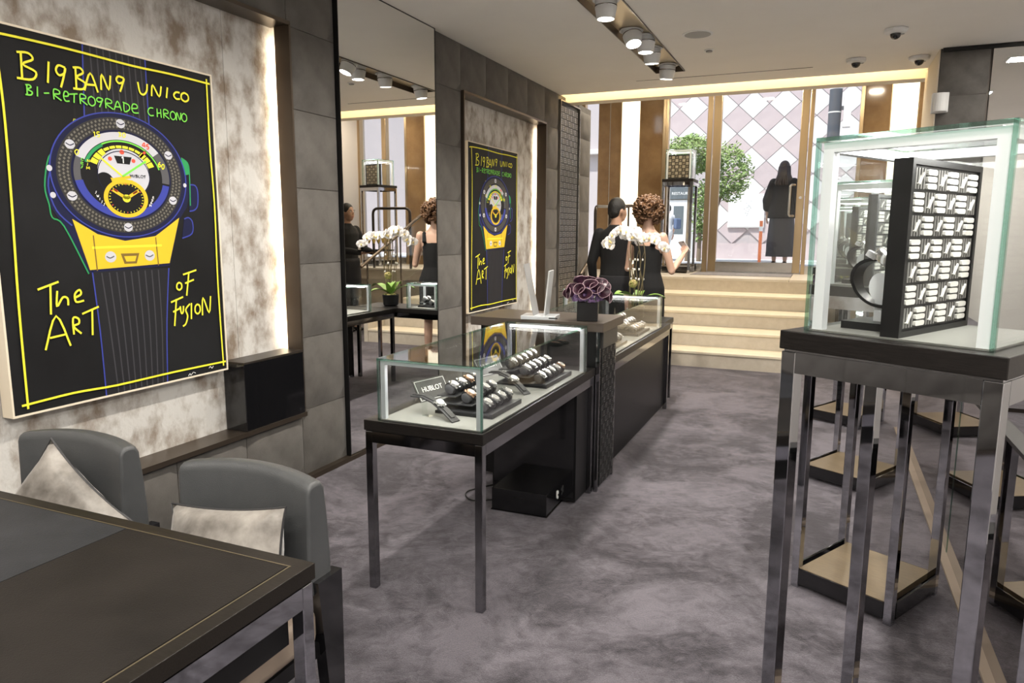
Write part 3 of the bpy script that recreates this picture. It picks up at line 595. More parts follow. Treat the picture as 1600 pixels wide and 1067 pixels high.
PNAME = {'print_yellow': 'yellow_drawing', 'print_green': 'green_drawing', 'print_navy': 'watch_body_print', 'print_blue': 'blue_outline', 'print_gold': 'gold_print', 'print_silver': 'silver_print', 'print_grey': 'grey_print', 'print_strap': 'strap_print', 'print_rib': 'strap_ribs', 'print_carbon': 'bezel_print', 'print_weave': 'bezel_weave', 'print_red': 'red_marks', 'print_white': 'white_marks', 'print_deep_green': 'dark_green_print', 'print_brown': 'shaded_print', 'print_black': 'dial_print'}
def poster(y, label):
    t = thing('watch_poster', label, 'poster', (-2.842, y, 1.5115), 0, 'framed watch posters in the wall niches')
    fm = MB(); W_, H_ = .551, .742
    for a, b, c, e in ((-W_, W_, -H_, -H_+.008), (-W_, W_, H_-.008, H_), (-W_, -W_+.008, -H_+.008, H_-.008), (W_-.008, W_, -H_+.008, H_-.008)): fm.box(-.058, .004, a, b, c, e)
    fm.build('frame', 'cream', t)
    b = MB().box(-.058, 0, -W_+.008, W_-.008, -H_+.008, H_-.008).build('printed_board', 'print_black', t)
    for m, me in PRINTS.items(): tag(obj(PNAME[m], me, b), kind='stuff')
    return t
poster(2.26, 'large framed black poster of a drawn watch in the near wall niche'); poster(6.16, 'framed black watch poster in the far wall niche beyond the mirror')

# ---- lattice patterns
def lattice_pieces(w, h, nx, nz, depth=.006):
    """returns list of (kind, u, v) cell centres for a checkerboard of barred and padded cells, plus the shared meshes"""
    cw, ch = w/nx, h/nz; bars = []; pads = []; slashes = []
    for j in range(nz):
        for i in range(nx):
            cu, cv = -w/2+(i+.5)*cw, -h/2+(j+.5)*ch
            if (i+j) % 2 == 0:
                for k in (-1.5, -.5, .5, 1.5): bars.append((cu+k*cw*.235, cv))
                slashes.append((cu, cv))
            else:
                for k in (-1, 0, 1): pads.append((cu, cv+k*ch*.30))
    return cw, ch, bars, pads, slashes
def lattice_meshes(cw, ch, d, pm='lattice_white', bmn='lattice_silver'):
    b = MB().box(-cw*.06, cw*.06, -d, 0, -ch*.44, ch*.44).mesh('bar', bmn)
    n = 10; prof = []
    pw, ph = cw*.40, ch*.115
    prof = [(-pw, -ph*.6), (-pw*.8, -ph), (pw*.8, -ph), (pw, -ph*.5), (pw, ph*.6), (pw*.75, ph), (-pw*.8, ph), (-pw, ph*.6)]
    p = MB().prism([(z, x) for x, z in prof][::-1], -d*1.4, 0, 'y').mesh('pad', pm)
    M = Matrix.Rotation(-.9, 4, 'Y'); s = MB().cbox((0, -d, 0), (ch*.62, d*1.6, ch*.09), M).mesh('slash', pm)
    return b, p, s

# ================================================================== DISPLAY TOWERS
TR = math.radians(-28.65); TW = .21
def glass_edges(parent, segs, r=.004):
    for a, b in segs:
        a, b = Vector(a), Vector(b); m = MB(); lo = Vector([min(p, q)-r for p, q in zip(a, b)]); hi = Vector([max(p, q)+r for p, q in zip(a, b)])
        m.box(lo.x, hi.x, lo.y, hi.y, lo.z, hi.z).build('glass_edge', 'glass_edge', parent)
def tower_case(t, g, z0, z1, fr=.022, led=True, post='white_profile'):
    """glass hood: four panes, lid, polished edges, inner profile frame, light bar"""
    th = .008
    B('glass_pane', 'case_glass', t, -g, g, -g, -g+th, z0, z1-th); B('glass_pane', 'case_glass', t, -g, g, g-th, g, z0, z1-th)
    B('glass_pane', 'case_glass', t, -g, -g+th, -g+th, g-th, z0, z1-th); B('glass_pane', 'case_glass', t, g-th, g, -g+th, g-th, z0, z1-th)
    B('glass_lid', 'case_glass', t, -g, g, -g, g, z1-th, z1)
    i = g-th-.004
    e = g-.0045
    glass_edges(t, [((sx*e, sy*e, z0), (sx*e, sy*e, z1-th-.004)) for sx in (-1, 1) for sy in (-1, 1)] + [((-e, sy*e, z1-.004), (e, sy*e, z1-.004)) for sy in (-1, 1)] + [((sx*e, -e, z1-.004), (sx*e, e, z1-.004)) for sx in (-1, 1)])
    for sx in (-1, 1):
        for sy in (-1, 1): B('profile_post', post, t, min(sx*i, sx*(i-fr)), max(sx*i, sx*(i-fr)), min(sy*i, sy*(i-fr)), max(sy*i, sy*(i-fr)), z0, z1-th-.002)
    for sy in (-1, 1): B('profile_rail', post, t, -i+fr, i-fr, min(sy*i, sy*(i-fr)), max(sy*i, sy*(i-fr)), z1-th-.022, z1-th-.002)
    for sx in (-1, 1):
        r_ = B('profile_rail', post, t, min(sx*i, sx*(i-fr)), max(sx*i, sx*(i-fr)), -i+fr, i-fr, z1-th-.022, z1-th-.002)
        B('light_bar', 'led_white', r_, min(sx*(i-fr), sx*(i-fr-.012)), max(sx*(i-fr), sx*(i-fr-.012)), -i+fr, i-fr, z1-th-.018, z1-th-.006)
ZT, ZC = 1.29, 1.69
tw = thing('display_tower', 'nearest tall chrome display tower with lit glass hood', 'display case', (0, 0, 0), TR, 'tall glass-topped display towers')
LG = .0165
for sx in (-1, 1):
    for sy in (-1, 1): B('leg', 'chrome', tw, sx*(TW-LG)-LG, sx*(TW-LG)+LG, sy*(TW-LG)-LG, sy*(TW-LG)+LG, 0, ZT-.045, bevel=.002)
a_ = TW-2*LG
for sy in (-1, 1): B('apron', 'chrome', tw, -a_, a_, sy*(TW-.010)-.010, sy*(TW-.010)+.010, ZT-.090, ZT-.045)
for sx in (-1, 1): B('apron', 'chrome', tw, sx*(TW-.010)-.010, sx*(TW-.010)+.010, -a_, a_, ZT-.090, ZT-.045)
MB().box(-TW-.004, TW+.004, -TW-.004, TW+.004, ZT-.040, ZT).build('table_top', 'wood_dark', tw, bevel=.002)
B('shadow_gap', 'chrome', tw, -TW+.004, TW-.004, -TW+.004, TW-.004, ZT-.0449, ZT-.0401)
MB().box(-a_-.0005, a_+.0005, -TW+.004, TW-.004, .062, .090).build('bottom_shelf', 'wood_shelf', tw)
for sy in (-1, 1): B('shelf_rim', 'black_gloss', tw, -a_, a_, sy*(TW-.002)-.004, sy*(TW-.002)+.004, .020, .088)
for sx in (-1, 1): B('shelf_rim', 'black_gloss', tw, sx*(TW-.002)-.004, sx*(TW-.002)+.004, -a_, a_, .020, .088)
B('display_floor', 'case_floor', tw, -.172, .172, -.172, .172, ZT, ZT+.004)
tower_case(tw, .180, ZT, ZC)
TPOS = [(.215, 1.72, 0), (.245, 3.205, 0), (.235, 4.70, 0), (.245, 6.22, 0), (-2.03, 11.02, LAND), (1.62, 10.72, LAND)]
TLB = [None, 'second display tower behind the nearest one, wooden shelf near the floor', 'third display tower along the mirror partition', 'farthest display tower of the row before the steps', 'display tower on the landing beside the street window left of the door', 'display tower on the landing seen only in the wall mirror']
towers = [tw]
tw.location = TPOS[0]
for p, lb in zip(TPOS[1:], TLB[1:]): towers.append(dup(tw, p, TR if p[2] == 0 else (0 if p[0] < 0 else .2), lb))
for i in (4, 5): towers[i].scale = (1.06, 1.06, 1.065)
for i, p in enumerate(TPOS):
    lamp('hood_glow', 'AREA', (0, 0, ZC-.035), 1.6 if i < 4 else 1.2, towers[i], (1, .97, .93), .22)
# lattice panels inside the hoods
PW, PH = .335, .345
mat('lattice_tan', (.50, .42, .31), .5); mat('lattice_tan_dark', (.20, .16, .11), .5)
cw, ch, bars, pads, sl = lattice_pieces(PW-.03, PH-.03, 6, 7)
bm_, pm_, sm_ = lattice_meshes(cw, ch, .004)
def lattice_panel(name, loc, rz, label, single, w=PW, h=PH):
    t = thing(name, label, 'display block', loc, rz, 'black lattice panels in the display hoods')
    core = MB(); core.box(-w/2, w/2, 0, .030, 0, h)
    for a, b, c, e in ((-w/2, w/2, 0, .012), (-w/2, w/2, h-.012, h), (-w/2, -w/2+.012, .012, h-.012), (w/2-.012, w/2, .012, h-.012)): core.box(a, b, -.006, 0, c, e)
    core.build('frame', 'lattice_black', t)
    if single:
        for me, pts in ((bm_, bars), (pm_, pads), (sm_, sl)):
            for u, v in pts: obj(me.name.split('.')[0], me, t, (u, 0, v+h/2))
    else:
        for side in (0, 1):
            m = MB()
            for u, v in bars: m.box(u-cw*.06, u+cw*.06, -.004, 0, v+h/2-ch*.44, v+h/2+ch*.44)
            m.cur = 1
            for u, v in pads: m.box(u-cw*.4, u+cw*.4, -.006, 0, v+h/2-ch*.115, v+h/2+ch*.115)
            for u, v in sl: m.cbox((u, -.004, v+h/2), (ch*.62, .006, ch*.09), Matrix.Rotation(-.9, 4, 'Y'))
            if side: m.v = [(-x, .030-y, z) for x, y, z in m.v]
            tag(m.build('lattice', ['lattice_silver', 'lattice_white'] if label in PLB[:4] else ['lattice_tan_dark', 'lattice_tan'], t), kind='stuff')
    return t
def local(i, x, y, z): 
    k = towers[i].scale.z; x, y, z = x*k, y*k, z*k; rz = towers[i].rotation_euler.z; c, s = math.cos(rz), math.sin(rz); p = TPOS[i]; return (p[0]+c*x-s*y, p[1]+s*x+c*y, p[2]+z)
PLB = ['large lattice panel of white pads and bars in the nearest glass hood', 'lattice panel in the hood of the second tower', 'lattice panel in the hood of the third tower', 'lattice panel in the hood of the farthest tower of the row', 'square patterned panel in the hood by the street window', 'patterned panel in the hood reflected in the wall mirror']
for i in range(4): lattice_panel('patterned_block', local(i, .005, .0, ZT+.004), TR+PI/2, PLB[i], i == 0)
for i in (4, 5): lattice_panel('patterned_block', local(i, -.01, -.125, ZT+.004), towers[i].rotation_euler.z, PLB[i], False)

# ================================================================== WATCHES
# a wrist watch closed round a roll: axis of the roll along local x, face towards +z
def watch_parts():
    R_ = .0225; m = MB(); n = 26; vs = []; fs = []
    for k in range(n+1):
        a = PI/2+.55+(2*PI-1.1)*k/n
        w_ = .0105 if abs(k-n/2) > 4 else .009
        for x, r in ((-w_, R_), (w_, R_), (w_, R_+.0032), (-w_, R_+.0032)): vs.append((x, r*1.15*math.cos(a), r*.92*math.sin(a)))
    for k in range(n):
        for j in range(4): fs.append((k*4+j, k*4+(j+1) % 4, (k+1)*4+(j+1) % 4, (k+1)*4+j))
    strap = m.add(vs, fs).mesh('strap', 'black_satin', smooth=True)
    case = MB().lathe([(.016, .019), (.0205, .021), (.0215, .026), (.0205, .0305), (.0165, .032), (.0160, .0315)], 22)
    for a in (.55, -.55, PI-.55, PI+.55): case.cbox((.011*(1 if math.cos(a) > 0 else -1), .0195*(1 if math.sin(a) > 0 else -1), .0215), (.006, .010, .006))
    case.tube([(.021, 0, .026), (.0255, 0, .026)], .003, 8); case.tube([(.0185, .010, .026), (.0225, .0125, .026)], .002, 6); case.tube([(.0185, -.010, .026), (.0225, -.0125, .026)], .002, 6)
    case = case.mesh('case', 'steel_bright', smooth=True)
    gold = case.copy(); gold.materials[0] = MATS['rose_gold']
    dial = MB().lathe([(.001, .0312), (.0158, .0312), (.0158, .0318), (.001, .0318)], 22).mesh('dial', 'dial_face')
    hnd = MB(); hnd.cbox((0, .004, .0321), (.0014, .010, .0004)); hnd.cbox((.004, -.001, .0321), (.009, .0014, .0004)); hnd = hnd.mesh('hands', 'steel_bright')
    return strap, case, gold, dial, hnd
mat('steel_bright', (.72, .72, .72), .18, .9); mat('rose_gold', (.75, .50, .34), .2, .9); mat('dial_face', (.55, .54, .52), .3, .3, col2=(.35, .34, .33), scale=150); mat('strap_black', (.02, .02, .02), .5)
W_STRAP, W_CASE, W_GOLD, W_DIAL, W_HAND = watch_parts()
def watch(loc, rot, label, group, gold=False, scale=1.0):
    t = thing('wrist_watch', label, 'watch', loc, 0, group); t.rotation_euler = rot; t.scale = (scale,)*3
    obj('strap', W_STRAP, t); c = obj('case', W_GOLD if gold else W_CASE, t); obj('dial', W_DIAL, c); obj('hands', W_HAND, c); return t
def cushion_mesh():
    m = MB(); pr = []
    for x, f_ in ((-.027, .55), (-.025, .85), (-.018, .97), (0, 1.0), (.018, .97), (.025, .85), (.027, .55)): pr.append((x, f_))
    n = 20; vs = []; fs = []
    for x, f_ in pr:
        for k in range(n): a = 2*PI*k/n; vs.append((x, .0225*1.13*f_*math.cos(a), .0225*.90*f_*math.sin(a)))
    for i in range(len(pr)-1):
        for k in range(n): fs.append((i*n+k, i*n+(k+1) % n, (i+1)*n+(k+1) % n, (i+1)*n+k))
    fs.append(tuple(range(n-1, -1, -1))); fs.append(tuple((len(pr)-1)*n+k for k in range(n)))
    return m.add(vs, fs).mesh('cushion', 'charcoal_leather', smooth=True)
CUSH = cushion_mesh()
ORD = ['first', 'second', 'third', 'fourth', 'fifth']
def watch_tray(loc, rz, nrow, ncol, tray_label, where, grp, golds=()):
    """stepped tray: rows rise away from local -y; watches face -y and up"""
    t = thing('watch_tray', tray_label, 'tray', loc, rz, 'black stepped watch trays')
    wd = ncol*.070+.03; dp = nrow*.078+.03
    B('base', 'black_satin', t, -wd/2, wd/2, -dp/2, dp/2, 0, .012); B('lip', 'charcoal_leather', t, -wd/2, wd/2, -dp/2, -dp/2+.012, .012, .02)
    for r in range(nrow): B('step', 'charcoal_leather', t, -wd/2+.01, wd/2-.01, -dp/2+.015+r*.078, dp/2-.005, .012+(r*.030 if r else 0), .016+r*.030)
    c, s = math.cos(rz), math.sin(rz)
    rows = ['front', 'middle', 'back'] if nrow == 3 else ['front', 'back']
    for r in range(nrow):
        for k in range(ncol):
            x, y, z = -wd/2+.05+k*.070, -dp/2+.055+r*.078, .016+r*.030+.0235
            p = (loc[0]+c*x-s*y, loc[1]+s*x+c*y, loc[2]+z)
            rot = (.55, 0, rz)
            q = obj('watch_cushion', CUSH, None, p, rot)
            tag(q, 'black cushion under %s watch, %s row of the %s' % (ORD[k], rows[r], where), 'cushion', 'watch cushions, '+grp)
            watch(p, rot, '%s watch from the left, %s row of the %s' % (ORD[k], rows[r], where), grp, (r, k) in golds)
    return t
def sign(loc, rz, tilt, label, w=.20, h=.105):
    t = thing('brand_sign', label, 'sign', loc, 0, 'black brand signs'); t.rotation_euler = (-tilt, 0, rz)
    B('plate', 'sign_plate', t, -w/2, w/2, 0, .006, 0, h)
    m = MB(); e = .006; f_ = .0018
    for a, b, c, d_ in ((-w/2+e, w/2-e, e, e+f_), (-w/2+e, w/2-e, h-e-f_, h-e), (-w/2+e, -w/2+e+f_, e, h-e), (w/2-e-f_, w/2-e, e, h-e)): m.box(a, b, -.0012, 0, c, d_)
    m.build('border', 'white_print', t)
    o = obj('lettering', text_mesh('lettering', 'HUBLOT', .034, 'white_print', .0006), t, (0, -.001, h*.52), (PI/2, 0, 0)); return t
def strap_display(loc, rz, label):
    """a watch laid open on a sloping strap rest with an acrylic foot"""
    t = thing('strap_rest', label, 'stand', loc, rz, 'sloping strap rests')
    pts = [(-.12, .078), (-.06, .083), (0, .070), (.06, .040), (.115, .004)]
    m = MB(); vs = []; fs = []
    for x, z in pts:
        for y, dz in ((-.022, 0), (.022, 0), (.022, -.006), (-.022, -.006)): vs.append((x, y, z+dz))
    for k in range(len(pts)-1):
        for j in range(4): fs.append((k*4+j, k*4+(j+1) % 4, (k+1)*4+(j+1) % 4, (k+1)*4+j))
    m.add(vs, fs+[(0, 1, 2, 3), (16, 17, 18, 19)]); m.build('rest', 'charcoal_leather', t)
    f = MB(); f.box(-.062, -.058, -.015, .015, 0, .078); f.box(-.062, -.02, -.015, .015, 0, .003); f.build('acrylic_foot', 'case_glass', t)
    c, s = math.cos(rz), math.sin(rz)
    w_ = thing('wrist_watch', label.replace('sloping rest', 'watch laid open on the sloping rest'), 'watch', loc, rz, 'watches laid open')
    sm = MB(); vs = []; fs = []
    for x, z in pts[:-1]+[(.10, .014)]:
        for y, dz in ((-.010, .004), (.010, .004), (.010, .001), (-.010, .001)): vs.append((x, y, z+dz))
    for k in range(4):
        for j in range(4): fs.append((k*4+j, k*4+(j+1) % 4, (k+1)*4+(j+1) % 4, (k+1)*4+j))
    sm.add(vs, fs+[(0, 1, 2, 3), (16, 17, 18, 19)]).build('strap', 'strap_black', w_)
    cc = obj('case', W_CASE, w_, (.018, 0, .043), (0, .45, 0)); obj('dial', W_DIAL, cc); obj('hands', W_HAND, cc)
    return t
# watches on stands in the tower hoods
def watch_stand(i, label, wl):
    base = local(i, -.085, -.045, ZT+.004); rz = TR
    t = thing('watch_stand', label, 'stand', base, rz, 'watch stands in the tower hoods')
    B('base_plate', 'black_satin', t, -.055, .055, -.055, .055, 0, .016); B('post', 'white_profile', t, -.008, .008, -.010, -.004, .016, .10)
    MB().prism([(.09+.033*math.sin(a)*.9, .022*math.cos(a)) for a in [2*PI*k/16 for k in range(16)]], -.012, -.004, 'y').build('cradle', 'white_profile', t)
    c, s = math.cos(rz), math.sin(rz)
    w_ = watch((base[0], base[1], base[2]+.098), (0, 0, 0), wl, 'watches on stands in the tower hoods', False, 2.1)
    w_.rotation_euler = (.5, 0, TR+PI/2)
SL = ['nearest', 'second', 'third', 'farthest']
for i in range(4): watch_stand(i, 'white watch stand on black plate in the %s tower hood' % SL[i], 'large watch looped on the stand in the %s tower hood' % SL[i])

# ================================================================== COUNTERS
def counter(name, label, x0, x1, y0, y1, legs, group='black and chrome display counters'):
    cx, cy = (x0+x1)/2, (y0+y1)/2
    t = thing(name, label, 'counter', (cx, cy, 0), 0, group); hx, hy = (x1-x0)/2, (y1-y0)/2
    MB().box(-hx, hx, -hy, hy, .690, .733).build('table_top', 'wood_dark', t, bevel=.002)
    L = .0165
    for sx, sy in legs: B('leg', 'dark_chrome', t, sx*(hx-L-.004)-L, sx*(hx-L-.004)+L, sy*(hy-L-.004)-L, sy*(hy-L-.004)+L, 0, .686, bevel=.002)
    for sx in (-1, 1): B('apron', 'dark_chrome', t, sx*(hx-.014)-.010, sx*(hx-.014)+.010, -hy+2*L+.004, hy-2*L-.004, .640, .686)
    for sy in (-1, 1): B('apron', 'dark_chrome', t, -hx+2*L+.004, hx-2*L-.004, sy*(hy-.014)-.010, sy*(hy-.014)+.010, .640, .686)
    B('shadow_gap', 'black_metal', t, -hx+.006, hx-.006, -hy+.006, hy-.006, .6861, .6899)
    return t
def case_on(t, x0, x1, y0, y1, z0=.733, z1=.99, led_side=-1, fr=.020, ledw=1.6):
    """flat glass showcase as parts of counter t (local offsets subtracted)"""
    ox, oy = t.location.x, t.location.y; x0 -= ox; x1 -= ox; y0 -= oy; y1 -= oy; th = .008
    B('case_floor', 'case_floor', t, x0+th, x1-th, y0+th, y1-th, z0+.0005, z0+.006)
    for a in ((x0, x1, y0, y0+th), (x0, x1, y1-th, y1), (x0, x0+th, y0+th, y1-th), (x1-th, x1, y0+th, y1-th)): B('glass_pane', 'case_glass', t, *a, z0, z1-th)
    B('glass_lid', 'case_glass', t, x0, x1, y0, y1, z1-th, z1)
    e = .0045
    glass_edges(t, [((x, y, z0), (x, y, z1-th-.004)) for x in (x0+e, x1-e) for y in (y0+e, y1-e)] + [((x0+e, y, z1-.004), (x1-e, y, z1-.004)) for y in (y0+e, y1-e)] + [((x, y0+e, z1-.004), (x, y1-e, z1-.004)) for x in (x0+e, x1-e)])
    i = th+.003
    for xa in (x0+i, x1-i-fr):
        for ya in (y0+i, y1-i-fr): B('profile_post', 'silver_profile', t, xa, xa+fr, ya, ya+fr, z0+.006, z1-th-.002)
    for ya in (y0+i, y1-i-fr):
        r_ = B('profile_rail', 'silver_profile', t, x0+i+fr, x1-i-fr, ya, ya+fr, z1-th-.018, z1-th-.002)
        yy = ya+fr if ya < 0 else ya-.012
        B('light_bar', 'led_white', r_, x0+i+fr, x1-i-fr, yy, yy+.012, z1-th-.016, z1-th-.006)
        lamp('case_glow', 'AREA', ((x0+x1)/2, yy+.006, z1-.026), ledw, t, (1, .97, .92), .36, (0, 1 if ya < 0 else -1, -1.4), size_y=.012)
c1 = counter('display_counter', 'near display counter on chrome legs with long glass showcase', -1.682, -1.142, 2.372, 3.84, ((-1, -1), (1, -1), (-1, 1), (1, 1)))
case_on(c1, -1.622, -1.150, 2.385, 3.70)
c2 = counter('display_counter', 'far display counter with glass showcase before the steps', -1.682, -1.142, 4.22, 6.01, ((-1, -1), (1, -1), (-1, 1), (1, 1)))
case_on(c2, -1.622, -1.155, 4.26, 5.70)
B('modesty_panel', 'black_satin', c2, .225, .237, -.85, .86, .03, .640)
c3 = counter('display_counter', 'short black cross counter behind the far showcase carrying the orchid', -2.38, -1.20, 6.03, 6.45, ((-1, -1), (-1, 1), (1, 1), (1, -1)))
case_on(c3, -2.12, -1.78, 6.07, 6.41, z1=.98, ledw=1.0)
# black drawer pedestal under the near counter and cross cabinet with lattice end
pd = thing('drawer_pedestal', 'black pedestal cabinet under the far end of the near counter', 'cabinet', (-1.42, 3.70, 0))
B('body', 'black_satin', pd, -.25, .25, -.10, .10, .02, .635); B('front_panel', 'black_gloss', pd, -.24, .24, -.106, -.10, .04, .625); B('pull', 'dark_chrome', pd, -.08, .08, -.116, -.106, .56, .57)
cb_ = thing('cross_cabinet', 'narrow cross cabinet with brown slab top and lattice end panel', 'cabinet', (-1.62, 4.02, 0))
MB().box(-.25, .50, -.155, .155, .02, .945).build('body', 'black_satin', cb_); MB().box(-.26, .545, -.275, .165, .950, 1.0).build('slab_top', 'wood_slab', cb_, bevel=.002)
B('end_trim', 'dark_chrome', cb_, .478, .500, -.175, -.155, 0, .945); B('end_trim', 'dark_chrome', cb_, .478, .500, .155, .172, 0, .945); B('end_plate', 'sign_plate', cb_, .5005, .512, -.15, .15, .84, .945)
def fine_lattice(w, h, nx, nz, d=.004):
    cw_, ch_, b_, p_, s_ = lattice_pieces(w, h, nx, nz); m = MB()
    for u, v in b_: m.box(u-cw_*.05, u+cw_*.05, -d, 0, v-ch_*.44, v+ch_*.44)
    for u, v in p_: m.box(u-cw_*.4, u+cw_*.4, -d*1.3, 0, v-ch_*.10, v+ch_*.10)
    for u, v in s_: m.cbox((u, -d, v), (ch_*.9, d*1.4, ch_*.1), Matrix.Rotation(-.9, 4, 'Y'))
    return m
mat('lattice_steel', (.10, .10, .10), .30, .8)
fl = tag(fine_lattice(.29, .81, 7, 20).build('lattice', 'lattice_steel', cb_), 'fine dark lattice end panel', kind='stuff'); fl.location = (.502, 0, .43); fl.rotation_euler = (0, 0, PI/2)
ls = thing('lattice_screen', 'tall steel-edged black lattice screen on the wall beside the steps', 'screen', (-2.80, 8.10, 1.66))
B('backing', 'lattice_black', ls, -.02, .010, -.335, .335, -1.48, 1.24)
for y0 in (-.345, .335): B('frame', 'steel', ls, -.02, .037, y0, y0+.010, -1.48, 1.27)
B('frame', 'steel', ls, -.02, .037, -.335, .335, 1.26, 1.27)
fl = tag(fine_lattice(.62, 2.64, 9, 38).build('lattice', 'lattice_silver', ls), kind='stuff'); fl.location = (.012, 0, -.10); fl.rotation_euler = (0, 0, PI/2)
# showcase contents
zf = .7395
sign((-1.575, 2.79, zf), PI/2-.25, .55, 'black brand sign with white border in the near end of the near showcase')
sign((-1.575, 3.40, zf), PI/2-.25, .55, 'black brand sign farther along the near showcase')
watch_tray((-1.325, 2.72, zf), PI/2, 3, 4, 'stepped watch tray at the near end of the near showcase', 'near showcase tray closest to the camera', 'watches in the near showcase, first tray', {(2, 2), (1, 0)})
watch_tray((-1.325, 3.38, zf), PI/2, 3, 5, 'stepped watch tray at the far end of the near showcase', 'near showcase tray beside the cabinet', 'watches in the near showcase, second tray', {(0, 4)})
strap_display((-1.42, 2.50, zf), -.25, 'sloping rest at the near corner of the near showcase'); strap_display((-1.34, 3.08, zf), -.35, 'sloping rest between the two trays of the near showcase')
watch_tray((-1.33, 4.62, zf), PI/2, 3, 4, 'stepped watch tray at the near end of the far showcase', 'far showcase tray beside the cabinet', 'watches in the far showcase, first tray')
watch_tray((-1.33, 5.28, zf), PI/2, 3, 5, 'stepped watch tray at the far end of the far showcase', 'far showcase tray nearest the steps', 'watches in the far showcase, second tray', {(0, 1)})
watch_tray((-1.95, 6.24, zf), -PI/2, 2, 2, 'small watch tray in the square showcase on the cross counter', 'square showcase on the cross counter', 'watches in the square showcase')
# box on the floor with a small white mark
fb = thing('floor_box', 'low black storage box on the carpet under the near counter', 'box', (-1.415, 3.555, 0), .02)
MB().box(-.157, .157, -.185, .185, .004, .125).build('body', 'black_gloss', fb, bevel=.003); B('base_plate', 'dark_chrome', fb, -.162, .162, -.19, .19, 0, .004); B('front_slot', 'black_metal', fb, -.03, .03, -.1865, -.185, .085, .088)
m = MB(); m.box(.1575, .1585, -.02, .0, .05, .09); m.box(.1575, .1585, .002, .016, .065, .082); m.box(.1575, .1585, -.005, .012, .04, .055); m.build('white_mark', 'white_print', fb)
m = MB(); m.tube(arc_pts([(-1.58, 3.50, .008), (-1.72, 3.40, .008), (-1.82, 3.52, .008), (-1.70, 3.72, .008), (-1.55, 3.76, .008)], .09), .004, 6)
tag(m.build('power_cable', 'black_satin', smooth=True), 'thin black cable curling on the carpet beside the floor box', 'cable')
# ================================================================== DESK AND CHAIRS
dk = thing('writing_desk', 'dark wooden desk with inlaid leather top and chrome frame in the foreground', 'desk', (-1.005, 1.217, 0))
DX, DY = -1.70, -.82
MB().box(DX, 0, DY, 0, .722, .76).build('desk_top', 'desk_wood', dk, bevel=.0015)
MB().box(-.545, -.043, DY+.04, -.043, .7601, .7612).build('leather_inlay', 'desk_leather', dk); MB().box(DX+.04, -.548, DY+.04, -.043, .7601, .7612).build('leather_pad', 'desk_pad', dk)
for a in ((DX+.036, -.036, -.0395, -.0370), (-.0395, -.0370, DY+.036, -.040)): B('inlay_line', 'gold_line', dk, *a, .7601, .7611)
L = .017
for sx in (0, 1):
    for sy in (0, 1):
        cx_ = -.022 if sx else DX+.022; cy_ = -.022 if sy else DY+.022
        B('leg', 'chrome', dk, cx_-L, cx_+L, cy_-L, cy_+L, 0, .716, bevel=.002)
for x_ in (-.022, DX+.022): B('apron', 'chrome', dk, x_-.017, x_+.017, DY+.04, -.04, .665, .716)
for y_ in (-.022, DY+.022): B('apron', 'chrome', dk, DX+.04, -.04, y_-.017, y_+.017, .665, .716)
B('frame_gap', 'black_metal', dk, DX+.012, -.012, DY+.012, -.012, .7162, .7218)
B('drawer_box', 'black_satin', dk, DX+.5, -.045, -.30, -.045, .575, .664)
def chair(x, y, rz, label):
    t = thing('leather_chair', label, 'chair', (x, y, 0), rz, 'grey leather chairs behind the desk')
    # curved, padded backrest: plan arc bulging away from the sitter, thicker below
    n = 14; vs = []; fs = []; prof = [(.50, 0, .10), (.60, 0, .095), (.70, .0, .085), (.795, 0, .072), (.813, .006, .055), (.82, .02, .025)]
    for i in range(n+1):
        u = -1+2*i/n; bx_ = u*.238; by = -.040*(u*u); hz = .016*(1-u*u)
        for z, ins, th in prof: vs.append((bx_, by+ins-.05+.03*(z-.5), z+hz*(z-.5)/.3))
        for z, ins, th in reversed(prof): vs.append((bx_, by+ins-.05+.03*(z-.5)+th, z+hz*(z-.5)/.3))
    k = 2*len(prof)
    for i in range(n):
        for j in range(k): fs.append((i*k+j, i*k+(j+1) % k, (i+1)*k+(j+1) % k, (i+1)*k+j))
    fs += [tuple(range(k)), tuple(n*k+j for j in range(k-1, -1, -1))]
    MB().add(vs, fs).build('backrest', 'leather', t, smooth=True, sharp=50, bevel=.010, seg=3)
    MB().box(-.245, .245, -.50, -.06, .36, .47).build('seat', 'taupe_leather', t, smooth=True, bevel=.03, seg=4)
    B('seat_frame', 'black_satin', t, -.235, .235, -.48, .04, .315, .358)
    for sx in (-1, 1):
        m = MB(); x0, x1 = (sx*.238-.018, sx*.238+.018)
        vs = [(x0, -.075, .545), (x1, -.075, .545), (x1, .03, .545), (x0, .03, .545), (x0, -.02, 0), (x1, -.02, 0), (x1, .025, 0), (x0, .025, 0)]
        m.add(vs, [(0, 1, 2, 3), (7, 6, 5, 4), (0, 4, 5, 1), (1, 5, 6, 2), (2, 6, 7, 3), (3, 7, 4, 0)]); m.build('leg', 'black_gloss', t)
        B('leg', 'black_gloss', t, sx*.22-.015, sx*.22+.015, -.47, -.44, 0, .314)
    return t
chair(-1.462, 1.545, 0, 'grey leather chair at the desk corner with an upright silver cushion'); chair(-2.205, 1.56, .03, 'grey leather chair below the large poster with a tilted cushion')
